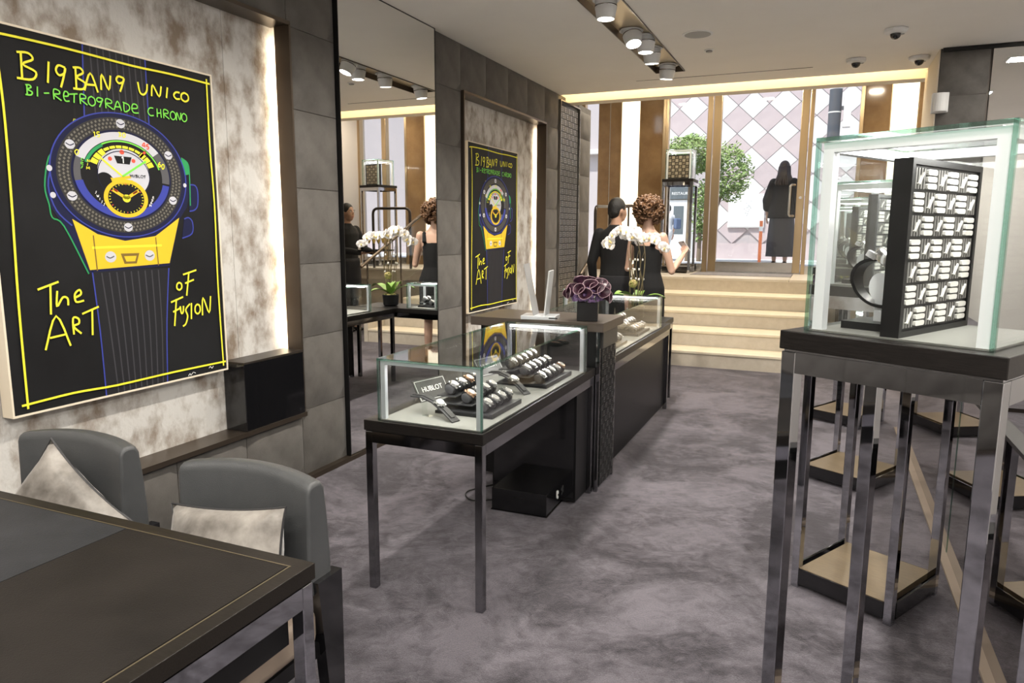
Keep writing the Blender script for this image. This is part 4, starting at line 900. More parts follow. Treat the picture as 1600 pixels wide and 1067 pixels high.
def pillow(w, h, d, loc, rot, label):
    n = 18; me_v = []; fs = []
    def P(u, v, s):
        e = (1-abs(u)**2.6)*(1-abs(v)**2.6); pinch = 1-.10*(u*u*v*v) + .0
        su = 1-.09*(1-v*v)*abs(u)**3; sv = 1-.09*(1-u*u)*abs(v)**3
        wr = .016*noise.noise(Vector((u*2.3, v*2.3, s*3))) + .010*noise.noise(Vector((u*5.5, v*2.5, s*7+2)))
        return (u*w/2*su, s*(d/2*max(e, 0)**.55) + wr*max(e, 0), v*h/2*sv)
    m = MB()
    for s in (-1, 1):
        vs = [P(-1+2*i/n, -1+2*j/n, s) for j in range(n+1) for i in range(n+1)]
        m.add(vs, [(j*(n+1)+i, j*(n+1)+i+1, (j+1)*(n+1)+i+1, (j+1)*(n+1)+i) for j in range(n) for i in range(n)])
    t = thing('cushion', label, 'cushion', loc, 0, 'silver velvet cushions'); t.rotation_euler = rot
    m.build('cover', 'velvet_silver', t, smooth=True, sharp=0)
    ed = [P(-1+2*i/n, -1, 1) for i in range(n)] + [P(1, -1+2*i/n, 1) for i in range(n)] + [P(1-2*i/n, 1, 1) for i in range(n)] + [P(-1, 1-2*i/n, 1) for i in range(n+1)]
    MB().tube(ed, .0035, 6).build('piping', 'piping', t, smooth=True)
    return t
pillow(.45, .30, .13, (-1.470, 1.405, .592), (-.22, -.15, -.05), 'silver velvet cushion standing upright on the chair at the desk corner')
pillow(.40, .40, .13, (-2.20, 1.42, .555), (-.25, .62, .05), 'silver velvet cushion turned on its corner on the chair below the poster')
bs = thing('bag_strap', 'black strap with metal ring lying on the seat under the desk', 'strap', (-1.52, 1.18, .472), .4)
MB().tube(arc_pts([(-.14, 0, .006), (0, .02, .006), (.06, 0, .006)], .05), .006, 8).build('strap', 'black_satin', bs, smooth=True)
MB().tube([(.065+.004*math.cos(a), .016*math.cos(a), .018+.017*math.sin(a)) for a in [2*PI*k/20 for k in range(21)]], .0025, 6).build('ring', 'rose_gold', bs, smooth=True)

# ================================================================== SLAB THINGS
bk = thing('brochure_stand', 'silver brochure stand with two leaning grey panels on the brown slab', 'stand', (-1.47, 3.82, 1.0), .15)
B('base', 'silver_profile', bk, -.10, .10, -.07, .07, 0, .022, bevel=.002)
MB().cbox((-.055, 0, .165), (.006, .13, .30), Matrix.Rotation(-.20, 4, 'Y')).build('leaning_panel', 'plastic_grey', bk); MB().cbox((.045, .01, .145), (.008, .12, .26), Matrix.Rotation(.10, 4, 'Y')).build('leaning_panel', 'shop_grey', bk)
MB().cbox((.088, -.0705, .011), (.05, .001, .006)).build('name_plate', 'black_satin', bk)
def calla(n=16):
    m = MB(); vs = []; fs = []; H_ = 8
    for j in range(H_+1):
        t = j/H_; r = .007+.024*t**1.7
        for k in range(n):
            a = 2*PI*k/n; fl_ = 1+.55*max(0, math.cos(a))*t**3
            vs.append((r*math.cos(a)*fl_, r*math.sin(a), .058*t+.016*max(0, math.cos(a))*t*t-.010*t**3))
    for j in range(H_):
        for k in range(n): fs.append((j*n+k, j*n+(k+1) % n, (j+1)*n+(k+1) % n, (j+1)*n+k))
    top = vs[-n:]
    me = m.add(vs, fs).mesh('calla_flower', 'lily', smooth=True, sharp=0, fix=False)
    rim = MB().tube([Vector(p) for p in top+top[:1]], .0013, 5, False).mesh('petal_rim', 'lily_rim', smooth=True)
    return me, rim
CALLA, CRIM = calla()
fp = thing('calla_arrangement', 'dark purple calla lilies and violet blooms in a black cube vase', 'flowers', (-1.20, 3.86, 1.0), .25)
m = MB(); m.box(-.058, .058, -.058, .058, 0, .105); m.build('vase', 'black_satin', fp, bevel=.003)
bl = MB(); random.seed(3)
for k in range(230):
    a = random.uniform(0, 2*PI); el = random.uniform(-.35, 1.2); r = .082
    c = Vector((r*math.cos(a)*math.cos(el)*1.05, r*math.sin(a)*math.cos(el)*1.05, .135+r*.75*math.sin(el)))
    bl.ell(c, (.011, .011, .009), 6, 4)
tag(bl.build('violet_blooms', 'purple_bloom', fp, smooth=True, sharp=0), kind='stuff')
for k in range(20):
    a = k*2.399; el = -.05+1.25*((k*7) % 20)/20; d_ = Vector((math.cos(a)*math.cos(el), math.sin(a)*math.cos(el), math.sin(el)))
    f = obj('calla_flower', CALLA, fp, Vector((0, 0, .135))+Vector((d_.x*.072, d_.y*.072, d_.z*.058)))
    f.rotation_euler = (Vector((d_.x, d_.y, d_.z*.8))).to_track_quat('Z', 'Y').to_euler(); f.scale = (1.05, 1.05, 1.0); obj('petal_rim', CRIM, f)
# ---- orchid
def orchid_flower():
    def petal(L, W, ang, lift):
        vs = []; fs = []; n = 6
        for i in range(n+1):
            t = i/n; w_ = W*math.sin(PI*min(1, t*.92+.08))**.7
            for u in (-1, -.5, 0, .5, 1): vs.append(Matrix.Rotation(ang, 3, 'Z') @ Vector((u*w_, L*t, lift*math.sin(t*PI*.6)-.004*u*u)))
        for i in range(n):
            for j in range(4): fs.append((i*5+j, i*5+j+1, (i+1)*5+j+1, (i+1)*5+j))
        return vs, fs
    m = MB()
    for ang, L_, W_ in ((0, .034, .015), (1.3, .038, .026), (-1.3, .038, .026), (2.45, .033, .014), (-2.45, .033, .014)): m.add(*petal(L_, W_, ang, .006))
    a = m.mesh('flower', 'petal_white', smooth=True, sharp=0, fix=False)
    l_ = MB(); l_.ell((0, -.006, .008), (.006, .010, .008), 8, 6); l_.ell((0, 0, .010), (.004, .004, .006), 8, 5)
    return a, l_.mesh('lip', 'petal_center', smooth=True, sharp=0)
OF, OL = orchid_flower()
orc = thing('potted_orchid', 'tall white orchid with arching stems in a dark pot behind the far showcase', 'orchid', (-1.50, 6.22, .733), 0)
MB().lathe([(.055, 0), (.075, .01), (.085, .11), (.080, .115), (.074, .10), (.05, .09)], 24).build('pot', 'black_satin', orc, smooth=True)
mo = MB(); random.seed(5)
for k in range(40): a = random.uniform(0, 6.28); r = random.uniform(0, .065); mo.ell((r*math.cos(a), r*math.sin(a), .105+random.uniform(0, .012)), (.016, .016, .012), 6, 4)
tag(mo.build('moss', 'moss', orc, smooth=True, sharp=0), kind='stuff')
for k, (a, L_, up) in enumerate(((.2, .26, .10), (1.5, .22, .12), (2.9, .26, .09), (4.1, .24, .13), (5.2, .22, .06))):
    vs = []; fs = []; n = 8; dr = Vector((math.cos(a), math.sin(a), 0)); sd = Vector((-math.sin(a), math.cos(a), 0))
    for i in range(n+1):
        t = i/n; w_ = .042*math.sin(PI*min(1, .12+.88*t))**.6+.004; p = dr*L_*t + Vector((0, 0, .11+up*math.sin(t*PI*.75)))
        vs += [p+sd*w_+Vector((0, 0, .012)), p, p-sd*w_+Vector((0, 0, .012))]
    for i in range(n): fs += [(i*3, i*3+1, (i+1)*3+1, (i+1)*3), (i*3+1, i*3+2, (i+1)*3+2, (i+1)*3+1)]
    MB().add(vs, fs).build('leaf', 'leaf', orc, smooth=True, sharp=0, fix=False)
stems = [[(.01, 0, .1), (-.02, -.02, .35), (-.05, -.02, .58), (-.03, -.03, .70), (.06, -.05, .735), (.16, -.06, .70), (.25, -.07, .65)], [(0, .02, .1), (.03, .02, .35), (.02, .02, .60), (-.04, .02, .735), (-.13, .01, .76), (-.22, 0, .70), (-.27, 0, .64)], [(.02, -.02, .1), (.07, .0, .4), (.06, .03, .62), (.0, .05, .75), (-.06, .06, .78), (-.13, .05, .745)]]
random.seed(11)
def cat(P, n=6):
    Q = []; P = [Vector(p) for p in P]
    for i in range(len(P)-1):
        p0, p1, p2, p3 = P[max(i-1, 0)], P[i], P[i+1], P[min(i+2, len(P)-1)]
        for k in range(n): t = k/n; Q.append(.5*((2*p1)+(p2-p0)*t+(2*p0-5*p1+4*p2-p3)*t*t+(3*p1-p0-3*p2+p3)*t**3))
    return Q+[P[-1]]
for s_ in stems:
    Q = cat(s_); so = MB().tube(Q, [.006-.003*i/len(Q) for i in range(len(Q))], 6).build('stem', 'stem', orc, smooth=True)
    for i in range(int(len(Q)*.50), len(Q), 2):
        p = Q[i]+Vector((random.uniform(-.02, .02), -.03+random.uniform(-.03, .03), random.uniform(-.03, .015)))
        f = obj('flower', OF, orc, p); f.rotation_euler = (PI/2+random.uniform(-.4, .4), random.uniform(-.5, .5), random.uniform(-.7, .7)); f.scale = (1.35,)*3; obj('lip', OL, f)
    for i in (len(Q)-1,): MB().ell(Q[i], (.010, .010, .014), 8, 6).build('bud', 'leaf', orc, smooth=True, sharp=0)
for k, (x, y) in enumerate(((.04, .01), (-.05, .02), (.015, -.03), (-.02, .04))):
    tw_ = [(x, y, .1), (x*1.3+.01, y, .28), (x*1.1-.01, y*1.2, .45), (x*1.7, y, .60)]; Q = cat(tw_); b_ = MB().tube(Q, [.005-.003*i/len(Q) for i in range(len(Q))], 6).build('twig', 'stem', orc, smooth=True)
    for j in (8, 11, 14): MB().ell(Q[j]+Vector((.012*(-1)**j, -.005, .01)), (.008, .008, .011), 7, 5).build('twig_bud', 'petal_white', b_, smooth=True, sharp=0)
nb = MB(); random.seed(2)
for k in range(14):
    ax = Vector((random.uniform(-1, 1), random.uniform(-1, 1), random.uniform(-1, 1))).normalized(); q = ax.to_track_quat('Z', 'Y')
    nb.tube([Vector((-.01, -.055, .31))+q @ Vector((.034*math.cos(a), .034*math.sin(a), 0)) for a in [2*PI*j/16 for j in range(17)]], .0035, 5, False)
tag(nb.build('twig_ball', 'moss', orc, smooth=True, sharp=0), 'small ball of woven twigs')

# ================================================================== HANDRAILS AND GLASS GUARD
hr = thing('handrail', 'bronze tube handrail loop at the left edge of the landing', 'handrail')
MB().tube(arc_pts([(-3.02, 10.0, LAND), (-3.02, 9.98, 1.84), (-3.02, 10.75, 1.86), (-3.02, 10.75, LAND)], .10), .022, 12).build('tube', 'dark_bronze', hr, smooth=True)
hr2 = thing('handrail', 'bronze stair handrail on the left side of the steps', 'handrail')
MB().tube(arc_pts([(-2.62, 8.10, .98), (-2.62, 9.96, 1.84), (-2.62, 10.5, 1.86)], .10), .022, 12).build('tube', 'bronze_trim', hr2, smooth=True)
for y, z0, z1 in ((8.25, .175, 1.05), (9.2, .525, 1.49), (10.3, LAND, 1.86)): MB().tube([(-2.62, y, z0), (-2.62, y, z1)], .014, 10).build('post', 'bronze_trim', hr2, smooth=True)
gg = thing('stair_guard', 'sloping glass guard with bronze handrail on the right side of the steps', 'guard')
gm = MB(); gm.prism([(8.20, .40), (9.95, 1.05), (9.95, 1.80), (8.20, 1.02)], SXR+.085, SXR+.097, 'x'); gm.build('glass_pane', 'case_glass', gg)
MB().tube(arc_pts([(SXR+.13, 8.1, 1.0), (SXR+.13, 9.95, 1.83), (SXR+.13, 10.45, 1.85)], .10), .022, 12).build('tube', 'bronze_trim', gg, smooth=True)
for y, z1 in ((8.25, 1.06), (9.1, 1.44)): MB().tube([(SXR+.13, y, 0), (SXR+.13, y, z1)], .014, 10).build('post', 'bronze_trim', gg, smooth=True)
MB().tube([(SXR+.13, 10.3, LAND), (SXR+.13, 10.3, 1.85)], .014, 10).build('post', 'bronze_trim', gg, smooth=True)
hr3 = thing('handrail', 'bronze tube guard rail on the right of the landing, seen in the wall mirror', 'handrail')
MB().tube(arc_pts([(.55, 9.99, LAND), (.55, 9.99, 1.84), (1.25, 9.99, 1.84), (1.25, 9.99, LAND)], .10), .022, 12).build('tube', 'dark_bronze', hr3, smooth=True)

# ================================================================== PEOPLE
def remeshed(mb, name, m, voxel, smooth_it=4):
    o = mb.build(name, m, fix=True)
    r = o.modifiers.new('r', 'REMESH'); r.mode = 'VOXEL'; r.voxel_size = voxel; r.use_smooth_shade = True
    s = o.modifiers.new('s', 'SMOOTH'); s.iterations = smooth_it; s.factor = .5
    bpy.context.view_layer.update()
    me = bpy.data.meshes.new_from_object(o.evaluated_get(bpy.context.evaluated_depsgraph_get())); bpy.data.objects.remove(o, do_unlink=True)
    me.name = name; me.polygons.foreach_set('use_smooth', [True]*len(me.polygons)); return me
def limb(mb, pts, rs, n=12):
    mb.tube(pts, rs, n)
    for p, r in zip(pts, rs): mb.ell(p, (r, r, r), n, 8)
def hand(mb, wrist, d, curl=.5, thumb=1, palm_n=None):
    """palm, four bent fingers of unequal length and a thumb from the palm's side; d = direction of the hand"""
    d = Vector(d).normalized(); w_ = Vector(wrist); pn = Vector(palm_n or (0, 0, -1)); pn = (pn-d*pn.dot(d)).normalized(); sd = d.cross(pn)*thumb
    M = Matrix((sd, d, pn)).transposed()
    mb.ell(w_+d*.045, (.038, .050, .016), 12, 8, M.to_4x4())
    for k, L_ in enumerate((.068, .078, .072, .056)):
        b = w_+d*.085+sd*(.029-.0195*k); p1 = b+d*L_*.45+pn*L_*.15*curl; p2 = p1+(d*(1-curl)+pn*curl).normalized()*L_*.32; p3 = p2+(d*(.6-curl)+pn*(.3+curl)).normalized()*L_*.25
        limb(mb, [b-d*.02, p1, p2, p3], [.0095, .009, .0085, .007], 8)
    b = w_+d*.03+sd*.034; limb(mb, [b, b+sd*.022+d*.022+pn*.012, b+sd*.020+d*.050+pn*.026], [.012, .010, .008], 8)
def person(name, label, loc, rz, h, skin, arms, hair, outfit, stance=.09, head_turn=0, head_tilt=0, voxel=.009, female=False, step=0, bare_legs=False):
    t = thing('person', label, 'person', loc, rz); S = h/1.75
    V = lambda x, y, z: Vector((x*S, y*S, z*S))
    fx = .90 if female else 1.0
    bd = MB(); HC = V(0, .012, 1.64)
    bd.rings([(0, 0, .84*S, .150*S, .105*S), (0, -.008*S, .93*S, .168*S*(1.04 if female else 1), .118*S), (0, 0, 1.07*S, (.122 if female else .142)*S, .098*S), (0, .004*S, 1.22*S, .145*S*fx, .108*S), (0, 0, 1.34*S, .172*S*fx, .108*S), (0, -.008*S, 1.42*S, .158*S*fx, .082*S), (0, -.012*S, 1.475*S, .072*S, .058*S), (0, -.008*S, 1.52*S, .052*S*fx, .055*S*fx), (0, .002*S, 1.585*S, .050*S*fx, .056*S*fx)])
    RT = Matrix.Rotation(head_turn, 4, 'Z') @ Matrix.Rotation(head_tilt, 4, 'X')
    hd = MB(); hd.ell((0, 0, .01*S), (.074*S, .094*S, .112*S), 20, 14); hd.ell((0, .038*S, -.066*S), (.052*S, .052*S, .050*S), 14, 10); hd.ell((0, .060*S, -.03*S), (.055*S, .042*S, .06*S), 14, 10)
    hd.tube([(0, .088*S, .022*S), (0, .108*S, -.012*S), (0, .094*S, -.022*S)], [.008*S, .013*S, .010*S], 8)
    for sx in (-1, 1): hd.ell((sx*.076*S, -.004*S, -.008*S), (.010*S, .021*S, .032*S), 8, 8)
    hd.v = [tuple(HC + RT @ Vector(v)) for v in hd.v]; bd.add(hd.v, hd.f)
    legs = []
    for sx in (-1, 1):
        fy = step*sx; hip = V(sx*.085, 0, .90); kn = V(sx*stance, .015+fy*.5, .50); an = V(sx*stance, -.02+fy, .085); legs.append((hip, kn, an))
        limb(bd, [hip, (hip+kn)/2, kn, kn*.55+an*.45+V(0, -.012, 0), an], [.088*S*fx, .073*S*fx, .054*S*fx, .052*S*fx, .036*S*fx]); bd.ell(an+V(0, .065, -.05), (.042*S, .115*S, .034*S), 12, 8)
    ap = []
    for sx, (el, wr, hdir, pn, curl) in zip((-1, 1), arms):
        sh = V(sx*.178*fx, -.01, 1.405); el = V(*el); wr = V(*wr); ap.append((sh, el, wr))
        limb(bd, [sh, (sh+el)/2, el, (el*.6+wr*.4), wr], [.054*S*fx, .047*S*fx, .039*S*fx, .037*S*fx, .026*S*fx]); hand(bd, wr, hdir, curl, -sx if pn[2] < 0 else sx, pn)
    obj('body', remeshed(bd, 'body', skin, voxel), t)
    # face details
    for sx in (-1, 1):
        e = MB().ell((0, 0, 0), (.012*S, .008*S, .009*S), 10, 8); e.v = [tuple(HC + RT @ (Vector(v)+Vector((sx*.032*S, .085*S, .012*S)))) for v in e.v]; e.build('eye', 'white_print', t, smooth=True, sharp=0)
        e = MB().ell((0, 0, 0), (.006*S, .004*S, .006*S), 8, 6); e.v = [tuple(HC + RT @ (Vector(v)+Vector((sx*.032*S, .0915*S, .012*S)))) for v in e.v]; e.build('iris', 'hair_black', t, smooth=True, sharp=0)
        e = MB().cbox((0, 0, 0), (.032*S, .006*S, .006*S)); e.v = [tuple(HC + RT @ (Vector(v)+Vector((sx*.033*S, .091*S, .032*S)))) for v in e.v]; e.build('eyebrow', 'hair_black', t)
    e = MB().ell((0, 0, 0), (.022*S, .008*S, .008*S), 10, 6); e.v = [tuple(HC + RT @ (Vector(v)+Vector((0, .094*S, -.052*S)))) for v in e.v]; e.build('mouth', 'lips', t, smooth=True, sharp=0)
    # hair
    hb = MB(); random.seed(len(label))
    if hair == 'short':
        hb.ell((0, -.010*S, .030*S), (.081*S, .096*S, .106*S), 20, 14); hb.ell((0, -.045*S, -.012*S), (.072*S, .058*S, .075*S), 16, 10)
        cut = [v for v in hb.v]; hb.v = [tuple(HC + RT @ Vector((v[0], min(v[1], .070*S + (v[2]-.02*S)*.15) if v[2] < .075*S else v[1], v[2]))) for v in hb.v]; hm_ = 'hair_black'; obj('hair', remeshed(hb, 'hair', hm_, .010), t)
    elif hair == 'curly':
        for k in range(150):
            a = random.uniform(0, 2*PI); ze = random.uniform(-.9, 1); r = math.sqrt(max(0, 1-ze*ze))
            c = Vector((r*math.cos(a)*.122, r*math.sin(a)*.122-.022, ze*.120+.018))*S
            if c.y > .05*S and c.z < .075*S: continue
            q = HC + RT @ c; dr = (RT @ c).normalized(); n_ = 12; ax = (dr+Vector((random.uniform(-.5, .5), random.uniform(-.5, .5), -.7))).normalized(); o1 = ax.orthogonal(); o2 = ax.cross(o1); ph = random.uniform(0, 6.28)
            hb.tube([q+ax*(.055*S*(j/n_-.4))+(o1*math.cos(ph+j*1.0)+o2*math.sin(ph+j*1.0))*.014*S for j in range(n_+1)], .010*S, 5)
        hb.ell(HC+RT @ Vector((0, -.025*S, .028*S)), (.090*S, .098*S, .108*S), 16, 10); hb.build('hair', 'hair_brown', t, smooth=True, sharp=0)
    else:
        hb.ell(HC+RT @ Vector((0, -.012*S, .025*S)), (.086*S, .102*S, .106*S), 18, 12)
        for k in range(26):
            a = PI+PI*(k/25); x, y = .075*math.cos(a), .070*math.sin(a)-.02
            hb.tube([HC+V(x, y, .03), HC+V(x*1.15, y*1.1-.01, -.10), HC+V(x*1.7+random.uniform(-.03, .03), y*1.25-.03, -.24), HC+V(x*1.4+random.uniform(-.03, .03), y*1.0-.02, -.36)], [.022*S, .024*S, .018*S, .006*S], 6)
        hb.build('hair', 'hair_dark', t, smooth=True, sharp=0)
    # clothes
    if outfit in ('shirt', 'waiter', 'tee'):
        cl = MB(); cl.rings([(0, 0, .90*S, .178*S, .125*S), (0, 0, 1.0*S, .165*S, .120*S), (0, .002*S, 1.10*S, .158*S, .115*S), (0, .004*S, 1.24*S, .165*S, .122*S), (0, 0, 1.35*S, .188*S, .122*S), (0, -.008*S, 1.425*S, .172*S, .096*S), (0, -.014*S, 1.475*S, .085*S, .070*S), (0, -.014*S, 1.50*S, .068*S, .066*S)])
        for sh, el, wr in ap: limb(cl, [sh, (sh+el)/2, el] + ([] if outfit == 'tee' else [(el*.6+wr*.4), wr*.93+el*.07]), [.066*S, .060*S, .052*S] + ([] if outfit == 'tee' else [.048*S, .038*S]))
        obj('shirt', remeshed(cl, 'shirt', 'cloth_white' if outfit == 'tee' else 'cloth_black', .012), t)
        cl = MB(); cl.rings([(0, 0, .80*S, .165*S, .125*S), (0, -.005*S, .92*S, .180*S, .130*S), (0, 0, 1.0*S, .168*S, .124*S)])
        for hip, kn, an in legs: limb(cl, [hip, (hip+kn)/2, kn] + ([] if outfit == 'tee' else [kn*.5+an*.5, an+V(0, 0, .01)]), [.100*S, .086*S, .068*S] + ([] if outfit == 'tee' else [.062*S, .055*S]))
        obj('trousers', remeshed(cl, 'trousers', 'cloth_white' if outfit == 'tee' else 'cloth_charcoal', .012), t)
        if outfit == 'waiter':
            ac = MB(); ac.rings([(0, .012*S, .48*S, .185*S, .140*S), (0, .012*S, .75*S, .190*S, .138*S), (0, .008*S, .97*S, .180*S, .132*S), (0, .008*S, 1.02*S, .172*S, .126*S)]); ac.build('apron', 'cloth_charcoal', t, smooth=True, sharp=0)
    elif outfit == 'dress':
        cl = MB(); cl.rings([(0, 0, .50*S, .185*S, .150*S), (0, 0, .72*S, .185*S, .142*S), (0, -.008*S, .93*S, .186*S, .132*S), (0, 0, 1.07*S, .134*S, .108*S), (0, .004*S, 1.22*S, .142*S, .120*S), (0, .004*S, 1.33*S, .146*S, .116*S)])
        for sx in (-1, 1): cl.tube([V(sx*.105, .07, 1.30), V(sx*.112, .03, 1.41), V(sx*.110, -.05, 1.43), V(sx*.105, -.092, 1.33)], .026*S, 10)
        obj('dress', remeshed(cl, 'dress', 'cloth_black', .010), t)
    elif outfit == 'skirt':
        cl = MB(); cl.rings([(0, 0, .82*S, .235*S, .170*S), (0, 0, .95*S, .220*S, .160*S), (0, 0, 1.15*S, .205*S, .145*S), (0, 0, 1.34*S, .205*S, .135*S), (0, -.008*S, 1.43*S, .175*S, .105*S), (0, -.014*S, 1.49*S, .075*S, .070*S)])
        for sh, el, wr in ap: limb(cl, [sh, (sh+el)/2, el, el*.5+wr*.5], [.080*S, .082*S, .080*S, .070*S])
        obj('top', remeshed(cl, 'top', 'cloth_black', .013), t)
        cl = MB(); n = 40; vs = []; fs = []
        for j, (z, r) in enumerate(((.18, .235), (.40, .225), (.70, .205), (.95, .185))):
            for k in range(n): a = 2*PI*k/n; rr = r*(1+.05*math.sin(a*9+j)*(1.1-z)); vs.append((rr*math.cos(a)*S, rr*.74*math.sin(a)*S, z*S))
        for j in range(3):
            for k in range(n): fs.append((j*n+k, j*n+(k+1) % n, (j+1)*n+(k+1) % n, (j+1)*n+k))
        cl.add(vs, fs).build('skirt', 'cloth_skirt', t, smooth=True, sharp=0)
    for hip, kn, an in legs:
        s_ = MB(); s_.ell(an+V(0, .062, -.052), (.048*S, .128*S, .033*S), 14, 8); s_.ell(an+V(0, -.01, -.03), (.043*S, .055*S, .050*S), 12, 8); s_.v = [(x, y, max(z, .0)) for x, y, z in s_.v]
        s_.build('shoe', 'black_satin' if outfit != 'tee' else 'cloth_white', t, smooth=True, sharp=0)
    return t
mat('cloth_skirt', (.05, .05, .056), .9); mat('lips', (.45, .17, .14), .5)
relaxed = ((-.25, -.03, 1.12), (-.26, .06, .88), (-.05, .15, -1), (1, 0, -.01), .35)
relaxed_r = ((.25, -.03, 1.12), (.26, .06, .88), (.05, .15, -1), (-1, 0, -.01), .35)
phone_l = ((-.24, .02, 1.10), (-.08, .22, 1.20), (.6, .6, .25), (.3, -.2, .9), .5)
phone_r = ((.235, .05, 1.09), (.22, .28, 1.24), (-.35, .8, .35), (-.5, -.1, .8), .55)
person('man', 'man in black shirt seen from behind beside the curly-haired woman', (-2.01, 7.42, 0), -.10, 1.82, 'skin_tan', (relaxed, ((.24, .06, 1.12), (.12, .25, 1.18), (-.6, .6, .1), (-.4, 0, .8), .5)), 'short', 'shirt', head_turn=-.55)
person('woman', 'woman in black sleeveless dress with curly brown hair holding a phone', (-1.58, 7.02, 0), -.35, 1.79, 'skin_light', (phone_l, phone_r), 'curly', 'dress', female=True, head_tilt=-.15)
person('waiter', 'waiter in black holding a tray of glasses, seen in the wall mirror', (.88, 8.78, 0), PI/2+.1, 1.86, 'skin_tan', (((-.24, .10, 1.14), (-.12, .34, 1.10), (.3, .9, .0), (0, 0, 1), .15), ((.24, .10, 1.14), (.12, .34, 1.10), (-.3, .9, .0), (0, 0, 1), .15)), 'short', 'waiter')
person('passer', 'woman in black top and long skirt standing outside the glass door', (-.68, 12.98, .90), -.15, 1.74, 'skin_light', (relaxed, relaxed_r), 'long', 'skirt', female=True, head_turn=-.3)
wk = person('walker', 'passer-by in white top and shorts with blue bag beyond the street window', (-3.28, 16.5, .80), .9, 1.27, 'skin_light', (relaxed, relaxed_r), 'short', 'tee', step=.16, voxel=.012)
MB().cbox((.17, -.12, .86), (.16, .10, .24)).build('shoulder_bag', 'cloth_blue', wk, bevel=.03)
# phone in the woman's hand
def world_of(p, loc, rz, s): c, sn = math.cos(rz), math.sin(rz); return (loc[0]+s*(c*p[0]-sn*p[1]), loc[1]+s*(sn*p[0]+c*p[1]), loc[2]+s*p[2])
ph = thing('mobile_phone', 'white mobile phone in the hand of the curly-haired woman', 'phone', world_of((.168, .385, 1.315), (-1.58, 7.02, 0), -.35, 1.79/1.75), -.6); ph.rotation_euler = (-.7, .2, PI-.5)
MB().box(-.036, .036, -.004, .004, -.072, .072).build('body', 'phone_white', ph, bevel=.003); B('screen', 'black_gloss', ph, -.032, .032, -.0046, -.004, -.064, .064); MB().cbox((-.022, .0045, .058), (.012, .001, .012)).build('lens', 'black_satin', ph)
# tray with glasses
tc = world_of((0, .50, 1.128), (.88, 8.78, 0), PI/2+.1, 1.86/1.75)
tr = thing('serving_tray', 'black round-cornered serving tray carried by the waiter', 'tray', tc, PI/2+.1)
MB().box(-.22, .22, -.15, .15, -.004, .004).build('base', 'black_satin', tr, bevel=.003); m = MB()
for a, b, c, e in ((-.22, .22, -.15, -.143), (-.22, .22, .143, .15), (-.22, -.213, -.143, .143), (.213, .22, -.143, .143)): m.box(a, b, c, e, .004, .018)
m.build('rim', 'black_satin', tr)
FLB = MB().lathe([(.030, 0), (.029, .002), (.006, .006), (.004, .03), (.004, .085), (.010, .10), (.022, .14), (.024, .18), (.022, .22), (.0212, .22), (.023, .18), (.021, .14), (.004, .10)], 18, None, True, False).mesh('bowl', 'flute_glass', smooth=True)
FLW = MB().lathe([(.004, .102), (.0205, .14), (.0225, .17), (.0225, .176)], 18).mesh('wine', 'wine', smooth=True)
k_ = 0
for i in range(4):
    for j in range(3):
        x, y = -.15+.10*i, -.09+.09*j; c, s = math.cos(PI/2+.1), math.sin(PI/2+.1)
        t = thing('champagne_flute', 'champagne flute on the serving tray, %s of the row %s' % (ORD[i], ('nearest the waiter', 'in the middle', 'farthest from the waiter')[j]), 'glass', (tc[0]+c*x-s*y, tc[1]+s*x+c*y, tc[2]+.0042), 0, 'champagne flutes on the tray')
        obj('bowl', FLB, t); obj('wine', FLW, t)

# ================================================================== THE STREET
tag(B('street', 'street', None, -14, 12, 14.6, 17.45, .60, .80), kind='structure'); tag(B('sidewalk', 'sidewalk', None, -14, 12, FY+.15, 14.6, .60, .90), kind='structure')
tag(B('far_sidewalk', 'sidewalk', None, -14, 12, 16.7, 17.5, .80, .86), kind='structure')
bld = thing('tiled_building', 'building across the street clad in pink and white diamond tiles', 'building', (0, 17.5, .80))
B('wall', 'grout', bld, -14, 12, 0, 1.0, 0, 12); B('plinth', 'tile_pink', bld, -2.86, 12, -.05, 0, 0, .42)
DW, DH = .66, .62
TP = MB().prism([(0, -DW/2+.008), (DH/2-.008, 0), (0, DW/2-.008), (-DH/2+.008, 0)], -.03, 0, 'y'); TPM = TP.mesh('tile', 'tile_pink'); TWM = TP.mesh('tile', 'tile_white')
for j in range(0, 15):
    for i in range(-6, 6):
        x = i*DW + (DW/2 if j % 2 else 0); z = .42+.30+j*DH/2
        if x < -2.55 and z < 2.55: continue
        obj('tile', TWM if j % 2 else TPM, bld, (x, 0, z))
B('ledge', 'tile_white', bld, -14, -2.6, -.22, 0, 2.55, 2.66)
sf = thing('restaurant_front', 'grey restaurant front with dark sign across the street', 'shopfront', (-3.25, 17.46, .80))
B('wall', 'shop_grey', sf, -1.6, .40, -.06, .03, 0, 1.44); B('sign_board', 'slate', sf, -1.6, .40, -.14, .03, 1.44, 1.72)
o = obj('lettering', text_mesh('lettering', 'RESTAUR', .092, 'white_print', .004), sf, (.06, -.146, 1.565), (PI/2, 0, 0)); tag(o, 'white capital letters')
B('door', 'plastic_white', sf, -.18, .28, -.10, -.06, 0, 1.42); B('door_pane', 'slate', sf, -.08, .16, -.105, -.10, .62, 1.28); B('window_pane', 'slate', sf, -1.4, -.4, -.075, -.06, .5, 1.35)
pb = thing('wall_poster', 'white poster panel with faint floral sketch on the tiled building', 'poster', (-1.69, 17.42, 1.96))
B('panel', 'white_print', pb, -.38, .38, -.02, .04, -.36, .36); B('frame', 'tile_white', pb, -.40, .40, -.012, .045, -.38, .38); m = MB(); random.seed(9)
for k in range(16): m.ell((random.gauss(.05, .04), -.021, random.gauss(.05, .11)), (.022, .002, .018), 8, 4)
tag(m.build('floral_sketch', 'shop_grey', pb), kind='stuff')
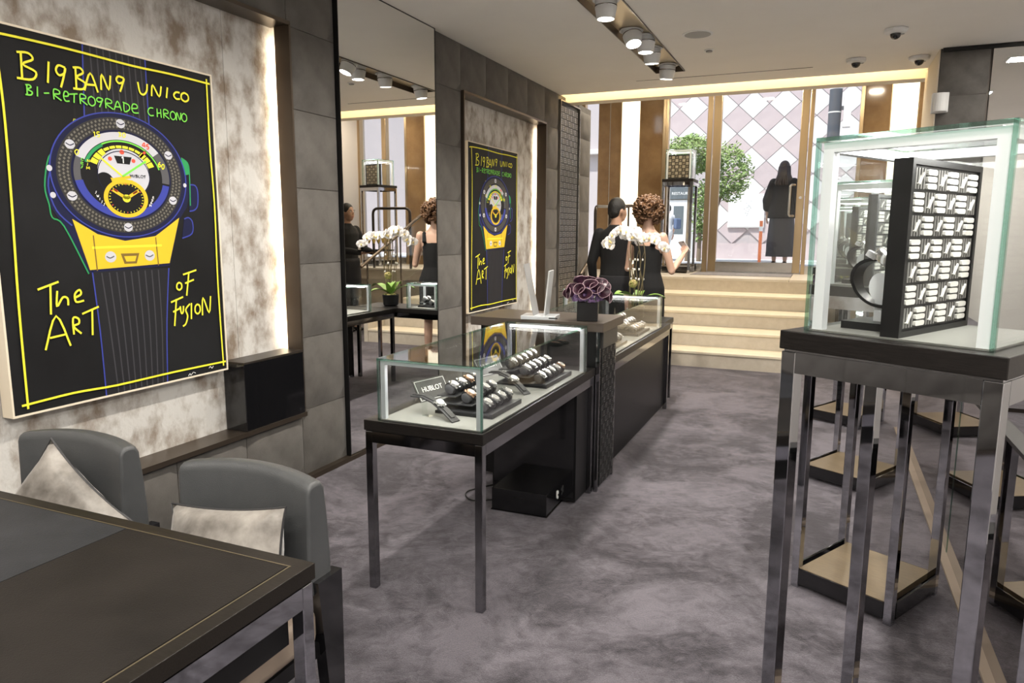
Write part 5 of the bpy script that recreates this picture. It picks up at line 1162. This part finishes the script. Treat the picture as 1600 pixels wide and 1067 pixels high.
op = thing('marker_post', 'thin orange marker post at the far kerb', 'post', (-1.26, 16.3, .80)); MB().tube([(0, 0, .02), (0, 0, .92)], .035, 10).build('post', 'orange', op, smooth=True); MB().lathe([(.11, 0), (.10, .03), (.04, .04)], 14).build('foot', 'black_satin', op); MB().lathe([(.037, .7), (.037, .8)], 12).build('reflector', 'white_print', op)
lp = thing('street_pole', 'thick dark street pole with white bands and box sign', 'pole', (.02, 14.2, .90))
MB().tube([(0, 0, 0), (0, 0, 5.2)], .105, 18).build('pole', 'pole_grey', lp, smooth=True)
for z in (3.05, 3.3, 3.0-.35): MB().lathe([(.108, z), (.108, z+.022)], 18).build('band', 'white_print', lp)
B('box_sign', 'plastic_white', lp, .14, .26, -.10, .10, 2.4, 3.0); B('box_sign', 'slate', lp, .12, .24, -.12, .08, 3.2, 3.7); B('bracket', 'pole_grey', lp, .09, .14, -.03, .03, 2.7, 2.76); B('bracket', 'pole_grey', lp, .09, .12, -.03, .03, 3.4, 3.46)
LEAF = None
def tree(x, y, zc, r, n, label, seed, z0=.8, off=0):
    t = thing('street_tree', label, 'tree', (x, y, z0), 0, 'street trees'); random.seed(seed)
    MB().tube([(0, 0, 0), (0, 0, (zc-z0)*.6), (off, 0, zc-z0)], [.05, .04, .02], 8).build('trunk', 'bark', t, smooth=True)
    m = MB()
    for k in range(n):
        d_ = Vector((random.gauss(0, 1), random.gauss(0, 1), random.gauss(0, 1))).normalized()*random.uniform(.35, 1)**.5
        lump = 1+.35*noise.noise(d_*2.1+Vector((seed, 0, 0))); c = Vector((off+d_.x*r[0]*lump, d_.y*r[1]*lump, zc-z0+d_.z*r[2]*lump)); a = Vector((random.uniform(-1, 1), random.uniform(-1, 1), random.uniform(-.6, .6))).normalized(); b = a.orthogonal().normalized(); s = random.uniform(.03, .055)
        m.add([c-a*s, c+b*s*.45, c+a*s, c-b*s*.45], [(0, 1, 2, 3)])
    tag(m.build('foliage', 'foliage', t, fix=False), kind='stuff'); return t
tree(-2.62, 15.3, 3.02, (.62, .5, .42), 3000, 'leafy street tree behind the patterned hood on the landing', 1)
tree(-2.13, 15.6, 2.66, (.42, .4, .60), 1900, 'leafy street tree seen through the glass door beside the left frame', 4, off=.25)
tree(-2.35, 15.1, 1.9, (.16, .2, .6), 900, 'slim bush between the two street trees', 6); tree(1.9, 15.2, 2.3, (.5, .5, .7), 1800, 'street tree outside the right window, seen in the wall mirror', 8)
